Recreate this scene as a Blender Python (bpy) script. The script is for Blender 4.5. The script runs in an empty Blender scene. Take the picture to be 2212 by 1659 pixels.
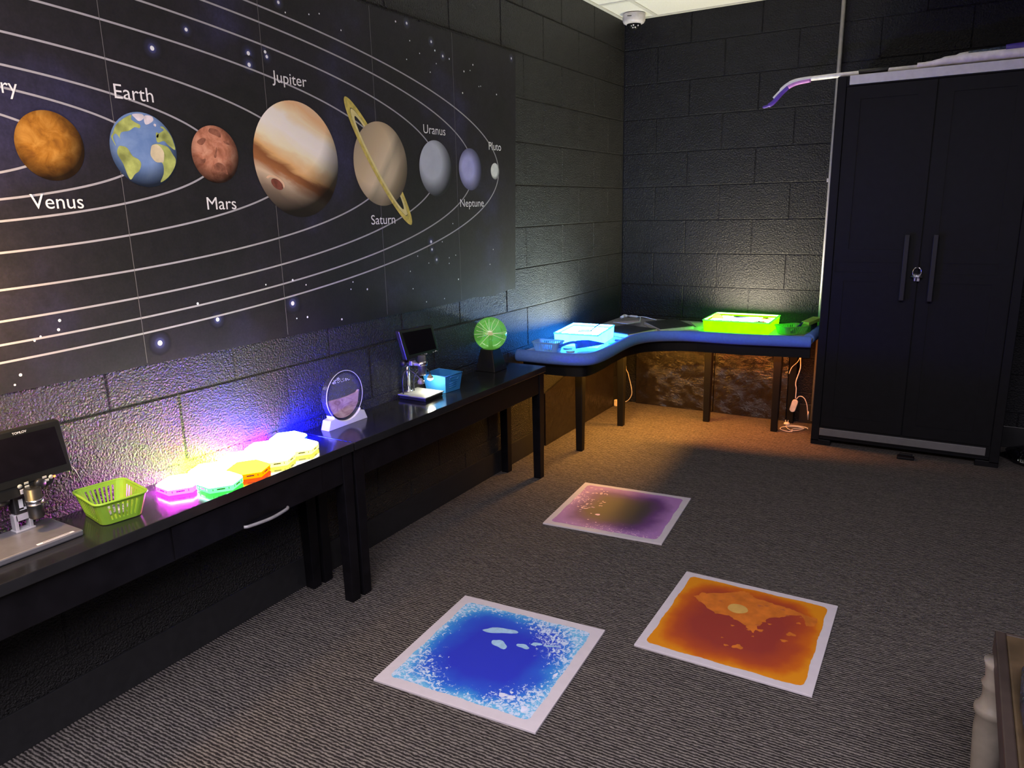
import bpy, bmesh, math, random
from mathutils import Matrix, Vector, Euler
random.seed(7)
SC = bpy.context.scene
COL = SC.collection
PI = math.pi

# ------------------------------------------------------------------ materials
def nt_of(name):
    m = bpy.data.materials.new(name); m.use_nodes = True
    nt = m.node_tree; nt.nodes.clear()
    out = nt.nodes.new('ShaderNodeOutputMaterial')
    return m, nt, out

def N(nt, t, **kw):
    n = nt.nodes.new(t)
    for k, v in kw.items():
        if k in n.inputs: n.inputs[k].default_value = v
        else: setattr(n, k, v)
    return n

def ramp(nt, stops, interp='LINEAR'):
    r = nt.nodes.new('ShaderNodeValToRGB'); e = r.color_ramp; e.interpolation = interp
    while len(e.elements) > 1: e.elements.remove(e.elements[-1])
    for i, (p, c) in enumerate(stops):
        el = e.elements[0] if i == 0 else e.elements.new(p)
        el.position = p; el.color = (*c, 1) if len(c) == 3 else c
    return r

def math_(nt, op, a, b=None, clamp=False):
    n = nt.nodes.new('ShaderNodeMath'); n.operation = op; n.use_clamp = clamp
    for i, v in enumerate((a, b)):
        if v is None: continue
        if isinstance(v, (int, float)): n.inputs[i].default_value = v
        else: nt.links.new(v, n.inputs[i])
    return n.outputs[0]

def mixc(nt, f, a, b, mode='MIX'):
    n = nt.nodes.new('ShaderNodeMix'); n.data_type = 'RGBA'; n.blend_type = mode
    for k, v in ((0, f), (6, a), (7, b)):
        if isinstance(v, (int, float)): n.inputs[k].default_value = v
        elif isinstance(v, tuple): n.inputs[k].default_value = (*v, 1)
        else: nt.links.new(v, n.inputs[k])
    return n.outputs[2]

def M(name, col, rough=.5, spec=.5, metal=0., var=.12, vs=40., bump=None, coat=0., trans=0., emit=None, estr=0., alpha=1.):
    """principled material whose colour carries a fine noise; bump = (scale, strength, distance)"""
    m, nt, out = nt_of(name)
    p = nt.nodes.new('ShaderNodeBsdfPrincipled')
    tc = nt.nodes.new('ShaderNodeTexCoord')
    no = N(nt, 'ShaderNodeTexNoise', Scale=vs, Detail=3.)
    nt.links.new(tc.outputs['Object'], no.inputs['Vector'])
    lo = tuple(c * (1 - var) for c in col); hi = tuple(min(1, c * (1 + var)) for c in col)
    r = ramp(nt, [(.3, lo), (.7, hi)])
    nt.links.new(no.outputs['Fac'], r.inputs['Fac'])
    nt.links.new(r.outputs['Color'], p.inputs['Base Color'])
    p.inputs['Roughness'].default_value = rough
    p.inputs['Specular IOR Level'].default_value = spec
    p.inputs['Metallic'].default_value = metal
    p.inputs['Coat Weight'].default_value = coat
    p.inputs['Transmission Weight'].default_value = trans
    p.inputs['Alpha'].default_value = alpha
    if emit:
        p.inputs['Emission Color'].default_value = (*emit, 1); p.inputs['Emission Strength'].default_value = estr
    if bump:
        b = N(nt, 'ShaderNodeBump', Strength=bump[1], Distance=bump[2])
        n2 = N(nt, 'ShaderNodeTexNoise', Scale=bump[0], Detail=4., Roughness=.6)
        nt.links.new(tc.outputs['Object'], n2.inputs['Vector'])
        nt.links.new(n2.outputs['Fac'], b.inputs['Height'])
        nt.links.new(b.outputs['Normal'], p.inputs['Normal'])
    nt.links.new(p.outputs[0], out.inputs[0])
    return m

def ME(name, col, var=.0):
    """a lamp surface: emission with radiance col, faintly uneven"""
    m, nt, out = nt_of(name)
    s = max(max(col), 1e-6)
    e = N(nt, 'ShaderNodeEmission', Strength=s)
    tc = nt.nodes.new('ShaderNodeTexCoord')
    no = N(nt, 'ShaderNodeTexNoise', Scale=25.)
    nt.links.new(tc.outputs['Object'], no.inputs['Vector'])
    c = tuple(v / s for v in col)
    r = ramp(nt, [(.3, tuple(v * (1 - var) for v in c)), (.7, c)])
    nt.links.new(no.outputs['Fac'], r.inputs['Fac'])
    nt.links.new(r.outputs['Color'], e.inputs['Color'])
    nt.links.new(e.outputs[0], out.inputs[0])
    return m

def MT(name, tint, amount, base, rough=.1):
    """thin clear plastic or glass: part see-through tint, part glossy surface"""
    m, nt, out = nt_of(name)
    t = N(nt, 'ShaderNodeBsdfTransparent'); t.inputs['Color'].default_value = (*tint, 1)
    p = nt.nodes.new('ShaderNodeBsdfPrincipled')
    tc = nt.nodes.new('ShaderNodeTexCoord')
    no = N(nt, 'ShaderNodeTexNoise', Scale=60.)
    nt.links.new(tc.outputs['Object'], no.inputs['Vector'])
    r = ramp(nt, [(.3, tuple(c * .9 for c in base)), (.7, base)])
    nt.links.new(no.outputs['Fac'], r.inputs['Fac']); nt.links.new(r.outputs['Color'], p.inputs['Base Color'])
    p.inputs['Roughness'].default_value = rough
    mx = N(nt, 'ShaderNodeMixShader'); mx.inputs[0].default_value = amount
    nt.links.new(t.outputs[0], mx.inputs[1]); nt.links.new(p.outputs[0], mx.inputs[2])
    nt.links.new(mx.outputs[0], out.inputs[0])
    return m

def MTL(name, col, glow=.55, rough=.35):
    """thin plastic that also lets light through"""
    m, nt, out = nt_of(name); p = nt.nodes.new('ShaderNodeBsdfPrincipled'); t = nt.nodes.new('ShaderNodeBsdfTranslucent')
    tc = nt.nodes.new('ShaderNodeTexCoord'); no = N(nt, 'ShaderNodeTexNoise', Scale=50., Detail=2.); nt.links.new(tc.outputs['Object'], no.inputs['Vector'])
    r = ramp(nt, [(.3, tuple(c * .94 for c in col)), (.7, col)]); nt.links.new(no.outputs['Fac'], r.inputs['Fac'])
    nt.links.new(r.outputs['Color'], p.inputs['Base Color']); nt.links.new(r.outputs['Color'], t.inputs['Color']); p.inputs['Roughness'].default_value = rough
    mx = N(nt, 'ShaderNodeMixShader'); mx.inputs[0].default_value = glow; nt.links.new(p.outputs[0], mx.inputs[1]); nt.links.new(t.outputs[0], mx.inputs[2]); nt.links.new(mx.outputs[0], out.inputs[0])
    return m

# ------------------------------------------------------------------ mesh builder
class MB:
    def __init__(s):
        s.bm = bmesh.new(); s.uv = s.bm.loops.layers.uv.new('UVMap')
    def add(s, verts, faces, m=0, smooth=False, uvs=None):
        vs = [s.bm.verts.new(v) for v in verts]
        for k, f in enumerate(faces):
            try: fc = s.bm.faces.new([vs[i] for i in f])
            except ValueError: continue
            fc.material_index = m; fc.smooth = smooth
            if uvs:
                for l, i in zip(fc.loops, f): l[s.uv].uv = uvs[i]
        return s
    def _take(s, b, m, smooth, mat=None):
        b.verts.index_update()
        vs = [tuple(mat @ v.co) if mat else tuple(v.co) for v in b.verts]
        fs = [[v.index for v in f.verts] for f in b.faces]
        b.free()
        return s.add(vs, fs, m, smooth)
    def box(s, x0, x1, y0, y1, z0, z1, m=0, bev=0., seg=2, mat=None):
        b = bmesh.new(); bmesh.ops.create_cube(b, size=1)
        for v in b.verts:
            v.co = Vector(((x0 + x1) / 2 + v.co.x * (x1 - x0), (y0 + y1) / 2 + v.co.y * (y1 - y0), (z0 + z1) / 2 + v.co.z * (z1 - z0)))
        if bev: bmesh.ops.bevel(b, geom=b.edges[:], offset=bev, segments=seg, profile=.5, affect='EDGES')
        return s._take(b, m, False, mat)
    def prism(s, pts, vec, m=0, bev=0., seg=2, mat=None, smooth=False):
        """polygon (3-D points) extruded along vec"""
        b = bmesh.new(); vec = Vector(vec)
        a = [b.verts.new(p) for p in pts]; c = [b.verts.new(Vector(p) + vec) for p in pts]
        n = len(pts)
        b.faces.new(a[::-1]); b.faces.new(c)
        for i in range(n): b.faces.new([a[i], a[(i + 1) % n], c[(i + 1) % n], c[i]])
        bmesh.ops.recalc_face_normals(b, faces=b.faces[:])
        if bev: bmesh.ops.bevel(b, geom=b.edges[:], offset=bev, segments=seg, profile=.5, affect='EDGES')
        return s._take(b, m, smooth, mat)
    def poly(s, pts, m=0, uvs=None):
        return s.add(pts, [list(range(len(pts)))], m, False, uvs)
    def frustum(s, bot, top, m=0, bev=0.):
        """closed solid between two quads"""
        b = bmesh.new()
        a = [b.verts.new(p) for p in bot]; c = [b.verts.new(p) for p in top]; n = len(bot)
        b.faces.new(a[::-1]); b.faces.new(c)
        for i in range(n): b.faces.new([a[i], a[(i + 1) % n], c[(i + 1) % n], c[i]])
        bmesh.ops.recalc_face_normals(b, faces=b.faces[:])
        if bev: bmesh.ops.bevel(b, geom=b.edges[:], offset=bev, segments=2, profile=.5, affect='EDGES')
        return s._take(b, m, False)
    def tube(s, pts, r, n=10, m=0, closed=False, cap=True, flat=None):
        pts = [Vector(p) for p in pts]; k = len(pts)
        rs = list(r) if isinstance(r, (list, tuple)) else [r] * k
        if len(rs) != k: rs = [rs[int(round(i * (len(rs) - 1) / max(k - 1, 1)))] for i in range(k)]
        up = None; rings = []
        for i, p in enumerate(pts):
            if closed: t = pts[(i + 1) % k] - pts[i - 1]
            else: t = pts[min(i + 1, k - 1)] - pts[max(i - 1, 0)]
            t.normalize()
            if up is None:
                up = Vector((0, 0, 1)) if abs(t.z) < .9 else Vector((1, 0, 0))
            up = (up - t * up.dot(t)).normalized(); sd = t.cross(up)
            fl = flat or 1.
            rings.append([p + (up * math.sin(a) * fl + sd * math.cos(a)) * rs[i] for a in [2 * PI * j / n for j in range(n)]])
        vs = [v for R in rings for v in R]; fs = []
        for i in range(k if closed else k - 1):
            q = (i + 1) % k
            for j in range(n): fs.append([i * n + j, i * n + (j + 1) % n, q * n + (j + 1) % n, q * n + j][::-1])
        if not closed and cap: fs += [list(range(n)), list(range((k - 1) * n, k * n))[::-1]]
        return s.add([tuple(v) for v in vs], fs, m, True)
    def lathe(s, prof, c, n=32, m=0, axis='Z', smooth=True, mat=None):
        vs, fs = [], []
        for r, z in prof:
            for j in range(n):
                a = 2 * PI * j / n
                v = Vector((r * math.cos(a), r * math.sin(a), z))
                if axis == 'X': v = Vector((v.z, v.x, v.y))
                if axis == 'Y': v = Vector((v.y, v.z, v.x))
                v = v + Vector(c)
                vs.append(tuple(mat @ v) if mat else tuple(v))
        for i in range(len(prof) - 1):
            for j in range(n): fs.append([i * n + j, i * n + (j + 1) % n, (i + 1) * n + (j + 1) % n, (i + 1) * n + j])
        if prof[0][0] > 1e-5: fs.append(list(range(n))[::-1])
        if prof[-1][0] > 1e-5: fs.append(list(range((len(prof) - 1) * n, len(prof) * n)))
        return s.add(vs, fs, m, smooth)
    def sphere(s, c, r, m=0, nu=24, nv=14, sc=(1, 1, 1), a0=-PI / 2, a1=PI / 2):
        vs, fs = [], []
        for i in range(nv + 1):
            a = a0 + (a1 - a0) * i / nv
            for j in range(nu):
                t = 2 * PI * j / nu
                vs.append((c[0] + r * sc[0] * math.cos(a) * math.cos(t), c[1] + r * sc[1] * math.cos(a) * math.sin(t), c[2] + r * sc[2] * math.sin(a)))
        for i in range(nv):
            for j in range(nu): fs.append([i * nu + j, i * nu + (j + 1) % nu, (i + 1) * nu + (j + 1) % nu, (i + 1) * nu + j])
        return s.add(vs, fs, m, True)
    def done(s, name, mats, parent=None, label=None):
        me = bpy.data.meshes.new(name)
        bmesh.ops.remove_doubles(s.bm, verts=s.bm.verts[:], dist=1e-6)
        bmesh.ops.recalc_face_normals(s.bm, faces=s.bm.faces[:]) if False else None
        if parent is not None:
            root = parent
            loc = Vector((0, 0, 0))
            while root is not None:
                loc += Vector(root.location) if root.type == 'EMPTY' else Vector((0, 0, 0)); root = root.parent
            bmesh.ops.translate(s.bm, verts=s.bm.verts[:], vec=-loc)
        s.bm.to_mesh(me); s.bm.free()
        for m in (mats if isinstance(mats, (list, tuple)) else [mats]): me.materials.append(m)
        o = bpy.data.objects.new(name, me); COL.objects.link(o)
        if parent is not None: o.parent = parent
        if label: o['label'] = label
        return o

def thing(name, label, cat, loc=(0, 0, 0), group=None):
    o = bpy.data.objects.new(name, None); COL.objects.link(o)
    o.empty_display_size = .05; o.location = loc
    o['label'] = label; o['category'] = cat
    if group: o['group'] = group
    return o
def tag(o, label, cat, group=None):
    o['label'] = label; o['category'] = cat
    if group: o['group'] = group
    return o
def struct(o):
    o['kind'] = 'structure'; return o

def crom(pts, k=8, closed=False):
    pts = [Vector(p) for p in pts]; out = []; n = len(pts)
    for i in range(n if closed else n - 1):
        if closed: a, b, c, d = pts[i - 1], pts[i], pts[(i + 1) % n], pts[(i + 2) % n]
        else: a, b, c, d = pts[max(i - 1, 0)], pts[i], pts[i + 1], pts[min(i + 2, n - 1)]
        for j in range(k):
            t = j / k
            out.append(.5 * ((2 * b) + (c - a) * t + (2 * a - 5 * b + 4 * c - d) * t * t + (3 * b - a - 3 * c + d) * t ** 3))
    if not closed: out.append(pts[-1])
    return out

def rrect(w, l, r, k=4):
    """rounded rectangle, centred; list of (x, y) and the index ranges of its corner arcs"""
    out = []
    for cx, cy, a0 in ((w / 2 - r, l / 2 - r, 0), (-w / 2 + r, l / 2 - r, 90), (-w / 2 + r, -l / 2 + r, 180), (w / 2 - r, -l / 2 + r, 270)):
        for i in range(k + 1):
            a = math.radians(a0 + 90 * i / k); out.append((cx + r * math.cos(a), cy + r * math.sin(a)))
    return out

FONT = None
def text_tris(txt):
    """outline of a text as a flat triangle mesh; returns verts, faces, bounds"""
    cu = bpy.data.curves.new('t', 'FONT'); cu.body = txt; cu.size = 1
    cu.resolution_u = 4
    o = bpy.data.objects.new('t', cu); COL.objects.link(o)
    dg = bpy.context.evaluated_depsgraph_get(); dg.update()
    me = o.evaluated_get(dg).to_mesh()
    vs = [tuple(v.co) for v in me.vertices]; fs = [list(p.vertices) for p in me.polygons]
    o.evaluated_get(dg).to_mesh_clear()
    bpy.data.objects.remove(o); bpy.data.curves.remove(cu)
    return vs, fs
def put_text(mb, txt, x0, x1, cap, place, m):
    """text from x0 to x1 with capital height cap; place(u, v) gives the 3-D point"""
    vs, fs = text_tris(txt)
    a = min(v[0] for v in vs); b = max(v[0] for v in vs)
    sx = (x1 - x0) / (b - a); sy = cap / .69
    mb.add([place(x0 + (v[0] - a) * sx, v[1] * sy) for v in vs], fs, m)

# ------------------------------------------------------------------ camera
cam = bpy.data.objects.new('camera', bpy.data.cameras.new('camera')); COL.objects.link(cam)
cam.location = (1.88610774, -4.55631493, 1.2955815)
cam.rotation_euler = Euler((1.33641215, .0214862673, .537569483), 'XYZ')
cam.data.sensor_fit = 'HORIZONTAL'; cam.data.sensor_width = 36.
cam.data.lens = 1589.68 / 2212 * 36; cam.data.clip_start = .02
SC.camera = cam
SC.view_settings.view_transform = 'Standard'; SC.view_settings.look = 'None'
SC.view_settings.gamma = 1; SC.view_settings.exposure = 0.0; SC.view_settings.use_curve_mapping = False
SC.cycles.use_denoising = True
SC.cycles.caustics_reflective = False; SC.cycles.caustics_refractive = False
SC.cycles.sample_clamp_indirect = 8.; SC.cycles.max_bounces = 8; SC.cycles.transparent_max_bounces = 16
w = bpy.data.worlds.new('world'); SC.world = w; w.use_nodes = True
w.node_tree.nodes['Background'].inputs[0].default_value = (.01, .01, .012, 1)

# ------------------------------------------------------------------ materials in use
def wall_mat(name, col, scale, strength, rough, spec, dist):
    m, nt, out = nt_of(name)
    p = nt.nodes.new('ShaderNodeBsdfPrincipled'); tc = nt.nodes.new('ShaderNodeTexCoord')
    n1 = N(nt, 'ShaderNodeTexNoise', Scale=scale, Detail=3., Roughness=.55)
    n2 = N(nt, 'ShaderNodeTexNoise', Scale=9., Detail=4.)
    vo = N(nt, 'ShaderNodeTexVoronoi', Scale=scale * .8)
    for n in (n1, n2, vo): nt.links.new(tc.outputs['Object'], n.inputs['Vector'])
    h = math_(nt, 'ADD', n1.outputs['Fac'], math_(nt, 'MULTIPLY', vo.outputs['Distance'], .35))
    b = N(nt, 'ShaderNodeBump', Strength=strength, Distance=dist)
    nt.links.new(h, b.inputs['Height']); nt.links.new(b.outputs['Normal'], p.inputs['Normal'])
    r = ramp(nt, [(.3, tuple(c * .8 for c in col)), (.7, tuple(c * 1.15 for c in col))])
    nt.links.new(n2.outputs['Fac'], r.inputs['Fac']); nt.links.new(r.outputs['Color'], p.inputs['Base Color'])
    p.inputs['Roughness'].default_value = rough; p.inputs['Specular IOR Level'].default_value = spec
    nt.links.new(p.outputs[0], out.inputs[0]); return m
wallL = wall_mat('black_block_paint_left', (.0160, .0152, .0168), 185., 1., .45, .32, .011)
wallB = wall_mat('black_block_paint_back', (.0105, .0106, .0138), 130., .6, .5, .22, .012)

def carpet_mat():
    m, nt, out = nt_of('ribbed_carpet')
    p = nt.nodes.new('ShaderNodeBsdfPrincipled'); tc = nt.nodes.new('ShaderNodeTexCoord')
    mp = N(nt, 'ShaderNodeMapping'); mp.inputs['Scale'].default_value = (60., 330., 1.); mp.inputs['Rotation'].default_value = (0, 0, math.radians(-2))
    nt.links.new(tc.outputs['Object'], mp.inputs['Vector'])
    wv = N(nt, 'ShaderNodeTexWave', Scale=20.7, Distortion=3.2, Detail=2.)
    wv.inputs['Detail Scale'].default_value = 3.; wv.bands_direction = 'Y'
    mp2 = N(nt, 'ShaderNodeMapping'); mp2.inputs['Rotation'].default_value = (0, 0, math.radians(-2)); mp2.inputs['Scale'].default_value = (1., 1.6, 1.)
    nt.links.new(tc.outputs['Object'], mp2.inputs['Vector']); nt.links.new(mp2.outputs[0], wv.inputs['Vector'])
    n1 = N(nt, 'ShaderNodeTexNoise', Scale=1., Detail=3., Roughness=.7); nt.links.new(mp.outputs[0], n1.inputs['Vector'])
    n2 = N(nt, 'ShaderNodeTexNoise', Scale=260., Detail=3.); nt.links.new(tc.outputs['Object'], n2.inputs['Vector'])
    n3 = N(nt, 'ShaderNodeTexNoise', Scale=30., Detail=4.); nt.links.new(tc.outputs['Object'], n3.inputs['Vector'])
    h = math_(nt, 'ADD', math_(nt, 'MULTIPLY', wv.outputs['Fac'], .6), math_(nt, 'MULTIPLY', n1.outputs['Fac'], .4))
    r = ramp(nt, [(.25, (.016, .0145, .0145)), (.5, (.072, .065, .062)), (.78, (.175, .160, .150))])
    nt.links.new(h, r.inputs['Fac'])
    c = mixc(nt, .75, r.outputs['Color'], ramp_out(nt, n2, [(.3, (.5, .5, .52)), (.7, (1.35, 1.3, 1.28))]), 'MULTIPLY')
    c = mixc(nt, .4, c, ramp_out(nt, n3, [(.35, (.75, .72, .8)), (.65, (1.1, 1.1, 1.05))]), 'MULTIPLY')
    nt.links.new(c, p.inputs['Base Color'])
    b = N(nt, 'ShaderNodeBump', Strength=.7, Distance=.004)
    nt.links.new(h, b.inputs['Height']); nt.links.new(b.outputs['Normal'], p.inputs['Normal'])
    p.inputs['Roughness'].default_value = .95; p.inputs['Specular IOR Level'].default_value = .15
    nt.links.new(p.outputs[0], out.inputs[0]); return m
def ramp_out(nt, noise, stops):
    r = ramp(nt, stops); nt.links.new(noise.outputs['Fac'], r.inputs['Fac']); return r.outputs['Color']

black_gloss = M('black_gloss_paint', (.012, .012, .014), .16, .5, var=.3, vs=12, bump=(35, .12, .002))
black_wood = M('black_satin_wood', (.0042, .0038, .0052), .38, .2, var=.3, vs=20)
cab_black = M('black_resin', (.0042, .0042, .0062), .55, .16, var=.2, vs=30)
cab_handle = M('charcoal_resin', (.0065, .0065, .009), .5, .35)
grey_strip = M('grey_resin', (.60, .58, .60), .5, .4, var=.06)
white_plastic = M('white_plastic', (.8, .79, .8), .4, .5, var=.05)
black_plastic = M('black_plastic', (.014, .014, .015), .35, .5)
screen_glass = M('dark_screen', (.006, .005, .007), .12, .5)
chrome = M('brushed_metal', (.75, .75, .78), .22, .5, 1.0, var=.08)
grey_metal = M('grey_alloy', (.33, .32, .36), .38, .5, .75, var=.08)
letter = M('printed_letters', (.82, .80, .83), .5, .3, var=.03)
conduit_grey = M('galvanised_conduit', (.33, .32, .34), .42, .5, .3)
led_red = ME('red_indicator', (4, .9, .2))
dark_slot = M('dark_slot', (.02, .018, .02), .5, .3)

# ------------------------------------------------------------------ room shell
CH = 2.392; Z1 = 2.21929; CO = .2032; BL = .4064
mb = MB(); mb.box(-.05, 4.4, -7.1, .05, -.06, 0.)
struct(mb.done('floor', carpet_mat()))

def block_wall(name, place, L, zt, offs, mat):
    """painted block courses; place(u, d, z): u along the wall from the corner, d out of the wall"""
    mb = MB()
    zs = [0.] + [Z1 - k * CO for k in range(10, -1, -1)] + [zt]
    mb.add([place(0, -.004, 0), place(L, -.004, 0), place(L, -.004, zt), place(0, -.004, zt)], [[0, 1, 2, 3]])
    g, e = .002, .003
    for k in range(len(zs) - 1):
        z0, z1 = zs[k], zs[k + 1]
        row = len(zs) - 2 - k                       # 0 = the course under the ceiling
        o = offs[row % 2]
        us = [0.] + [o + i * BL for i in range(-2, int(L / BL) + 2) if .02 < o + i * BL < L - .02] + [L]
        for a, b in zip(us[:-1], us[1:]):
            j = random.uniform(-.0007, .0007)
            bk = [(a + g - e, z0 + g - e), (b - g + e, z0 + g - e), (b - g + e, z1 - g + e), (a + g - e, z1 - g + e)]
            fr = [(a + g + e, z0 + g + e), (b - g - e, z0 + g + e), (b - g - e, z1 - g - e), (a + g + e, z1 - g - e)]
            vs = [place(u, -.004, z) for u, z in bk] + [place(u, j, z) for u, z in fr]
            mb.add(vs, [[4, 5, 6, 7], [0, 1, 5, 4], [1, 2, 6, 5], [2, 3, 7, 6], [3, 0, 4, 7]])
    return struct(mb.done(name, mat))
o7 = 3.49238 % BL
block_wall('wall_left', lambda u, d, z: (d, -u, z), 7.0, CH, {1: o7, 0: (o7 + BL / 2) % BL}, wallL)
block_wall('wall_back', lambda u, d, z: (u, -d, z), 4.3, CH, {1: .21381, 0: .41595}, wallB)
# plain sides that close the room beyond the picture
mb = MB(); mb.box(4.3, 4.36, -7, 0, 0, CH); struct(mb.done('wall_right', wallB))
mb = MB(); mb.box(0, 4.3, -7.06, -7, 0, CH); struct(mb.done('wall_front', wallB))
mb = MB(); mb.box(-.05, 4.35, -7.05, .05, CH, CH + .05, 0)
bars = []
for gx in [.205 + .61 * i for i in range(7)]: mb.box(gx - .012, gx + .012, -7, 0, CH - .004, CH + .001, 1)
for gy in [-.425 - .61 * i for i in range(11)]: mb.box(0, 4.3, gy - .012, gy + .012, CH - .0045, CH + .001, 1)
mb.box(0, .022, -7, 0, CH - .006, CH + .001, 1); mb.box(0, 4.3, -.022, 0, CH - .006, CH + .001, 1)
struct(mb.done('ceiling', [M('ceiling_tile', (.80, .79, .74), .9, .2, var=.04, vs=120, bump=(220, .2, .001)), M('ceiling_grid', (.62, .61, .56), .5, .4, var=.05)]))
base_m = M('black_vinyl_base', (.016, .016, .018), .35, .4)
mb = MB(); mb.box(0, .008, -7, -1.115, 0, .115, 0, .002); struct(mb.done('baseboard_left', base_m))
mb = MB(); mb.box(1.16, 4.3, -.008, 0, 0, .115, 0, .002); struct(mb.done('baseboard_back', base_m))

# ------------------------------------------------------------------ solar system poster on the left wall
def uvlen(nt, cx=0., cy=0.):
    t = nt.nodes.new('ShaderNodeUVMap'); v = N(nt, 'ShaderNodeVectorMath', operation='DISTANCE')
    v.inputs[1].default_value = (cx, cy, 0); nt.links.new(t.outputs[0], v.inputs[0]); return t.outputs[0], v.outputs['Value']
def planet(name, build, sx=-.22, sy=.28, s0=.75, s1=1.36, dark=.04, rot=0.):
    """printed planet: build(nt, uv) gives the picture, a printed terminator darkens its far lower side"""
    m, nt, out = nt_of(name)
    p = nt.nodes.new('ShaderNodeBsdfPrincipled'); p.inputs['Roughness'].default_value = .5; p.inputs['Specular IOR Level'].default_value = .3
    uv, d = uvlen(nt, sx, sy)
    c = build(nt, uv)
    r = ramp(nt, [(s0 / 2, (1, 1, 1)), ((s0 + s1) / 4, (.42, .42, .42)), (s1 / 2, (dark, dark, dark))])
    nt.links.new(math_(nt, 'MULTIPLY', d, .5), r.inputs['Fac'])
    c = mixc(nt, 1., c, r.outputs['Color'], 'MULTIPLY')
    nt.links.new(c, p.inputs['Base Color']); nt.links.new(p.outputs[0], out.inputs[0]); return m
def poster_ground():
    m, nt, out = nt_of('poster_space'); p = nt.nodes.new('ShaderNodeBsdfPrincipled'); tc = nt.nodes.new('ShaderNodeTexCoord')
    n1 = N(nt, 'ShaderNodeTexNoise', Scale=2.1, Detail=4.); n2 = N(nt, 'ShaderNodeTexNoise', Scale=22., Detail=6., Roughness=.7); n3 = N(nt, 'ShaderNodeTexNoise', Scale=150., Detail=3.)
    for n in (n1, n2, n3): nt.links.new(tc.outputs['Object'], n.inputs['Vector'])
    c = ramp_out(nt, n1, [(.38, (.0115, .011, .0125)), (.55, (.016, .014, .021)), (.68, (.026, .024, .062))])
    c = mixc(nt, .8, c, ramp_out(nt, n2, [(.3, (.7, .7, .7)), (.72, (1.35, 1.3, 1.3))]), 'MULTIPLY')
    c = mixc(nt, .5, c, ramp_out(nt, n3, [(.35, (.7, .7, .7)), (.7, (1.4, 1.35, 1.35))]), 'MULTIPLY')
    nt.links.new(c, p.inputs['Base Color']); p.inputs['Roughness'].default_value = .58; p.inputs['Specular IOR Level'].default_value = .38
    b = N(nt, 'ShaderNodeBump', Strength=.15, Distance=.001); nt.links.new(n3.outputs['Fac'], b.inputs['Height']); nt.links.new(b.outputs['Normal'], p.inputs['Normal'])
    nt.links.new(p.outputs[0], out.inputs[0]); return m
def star_glow():
    m, nt, out = nt_of('print_star_glow'); p = nt.nodes.new('ShaderNodeBsdfPrincipled'); p.inputs['Roughness'].default_value = .42; p.inputs['Specular IOR Level'].default_value = .4
    uv, d = uvlen(nt); r = ramp(nt, [(0, (.22, .26, .6)), (.25, (.06, .065, .19)), (.55, (.026, .025, .05)), (1., (.0145, .0135, .018))], 'EASE'); nt.links.new(d, r.inputs['Fac'])
    nt.links.new(r.outputs['Color'], p.inputs['Base Color']); nt.links.new(p.outputs[0], out.inputs[0]); return m
def noise_pic(stops, scale=2.5, detail=6., rough=.6, dist=.6):
    def f(nt, uv):
        n = N(nt, 'ShaderNodeTexNoise', Scale=scale, Detail=detail, Roughness=rough, Distortion=dist)
        nt.links.new(uv, n.inputs['Vector']); return ramp_out(nt, n, stops)
    return f
def band_pic(stops, ang, wob, nsc=1.6):
    def f(nt, uv):
        mp = N(nt, 'ShaderNodeMapping'); mp.inputs['Rotation'].default_value = (0, 0, math.radians(ang)); nt.links.new(uv, mp.inputs['Vector'])
        sp = N(nt, 'ShaderNodeSeparateXYZ'); nt.links.new(mp.outputs[0], sp.inputs[0])
        m2 = N(nt, 'ShaderNodeMapping'); m2.inputs['Scale'].default_value = (.8, 2.2, 1); nt.links.new(mp.outputs[0], m2.inputs['Vector'])
        n = N(nt, 'ShaderNodeTexNoise', Scale=nsc, Detail=4., Distortion=.8); nt.links.new(m2.outputs[0], n.inputs['Vector'])
        v = math_(nt, 'ADD', math_(nt, 'MULTIPLY', sp.outputs['Y'], .5), math_(nt, 'MULTIPLY', math_(nt, 'SUBTRACT', n.outputs['Fac'], .5), wob))
        v = math_(nt, 'ADD', v, .5)
        r = ramp(nt, stops); nt.links.new(v, r.inputs['Fac']); return r.outputs['Color']
    return f
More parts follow.
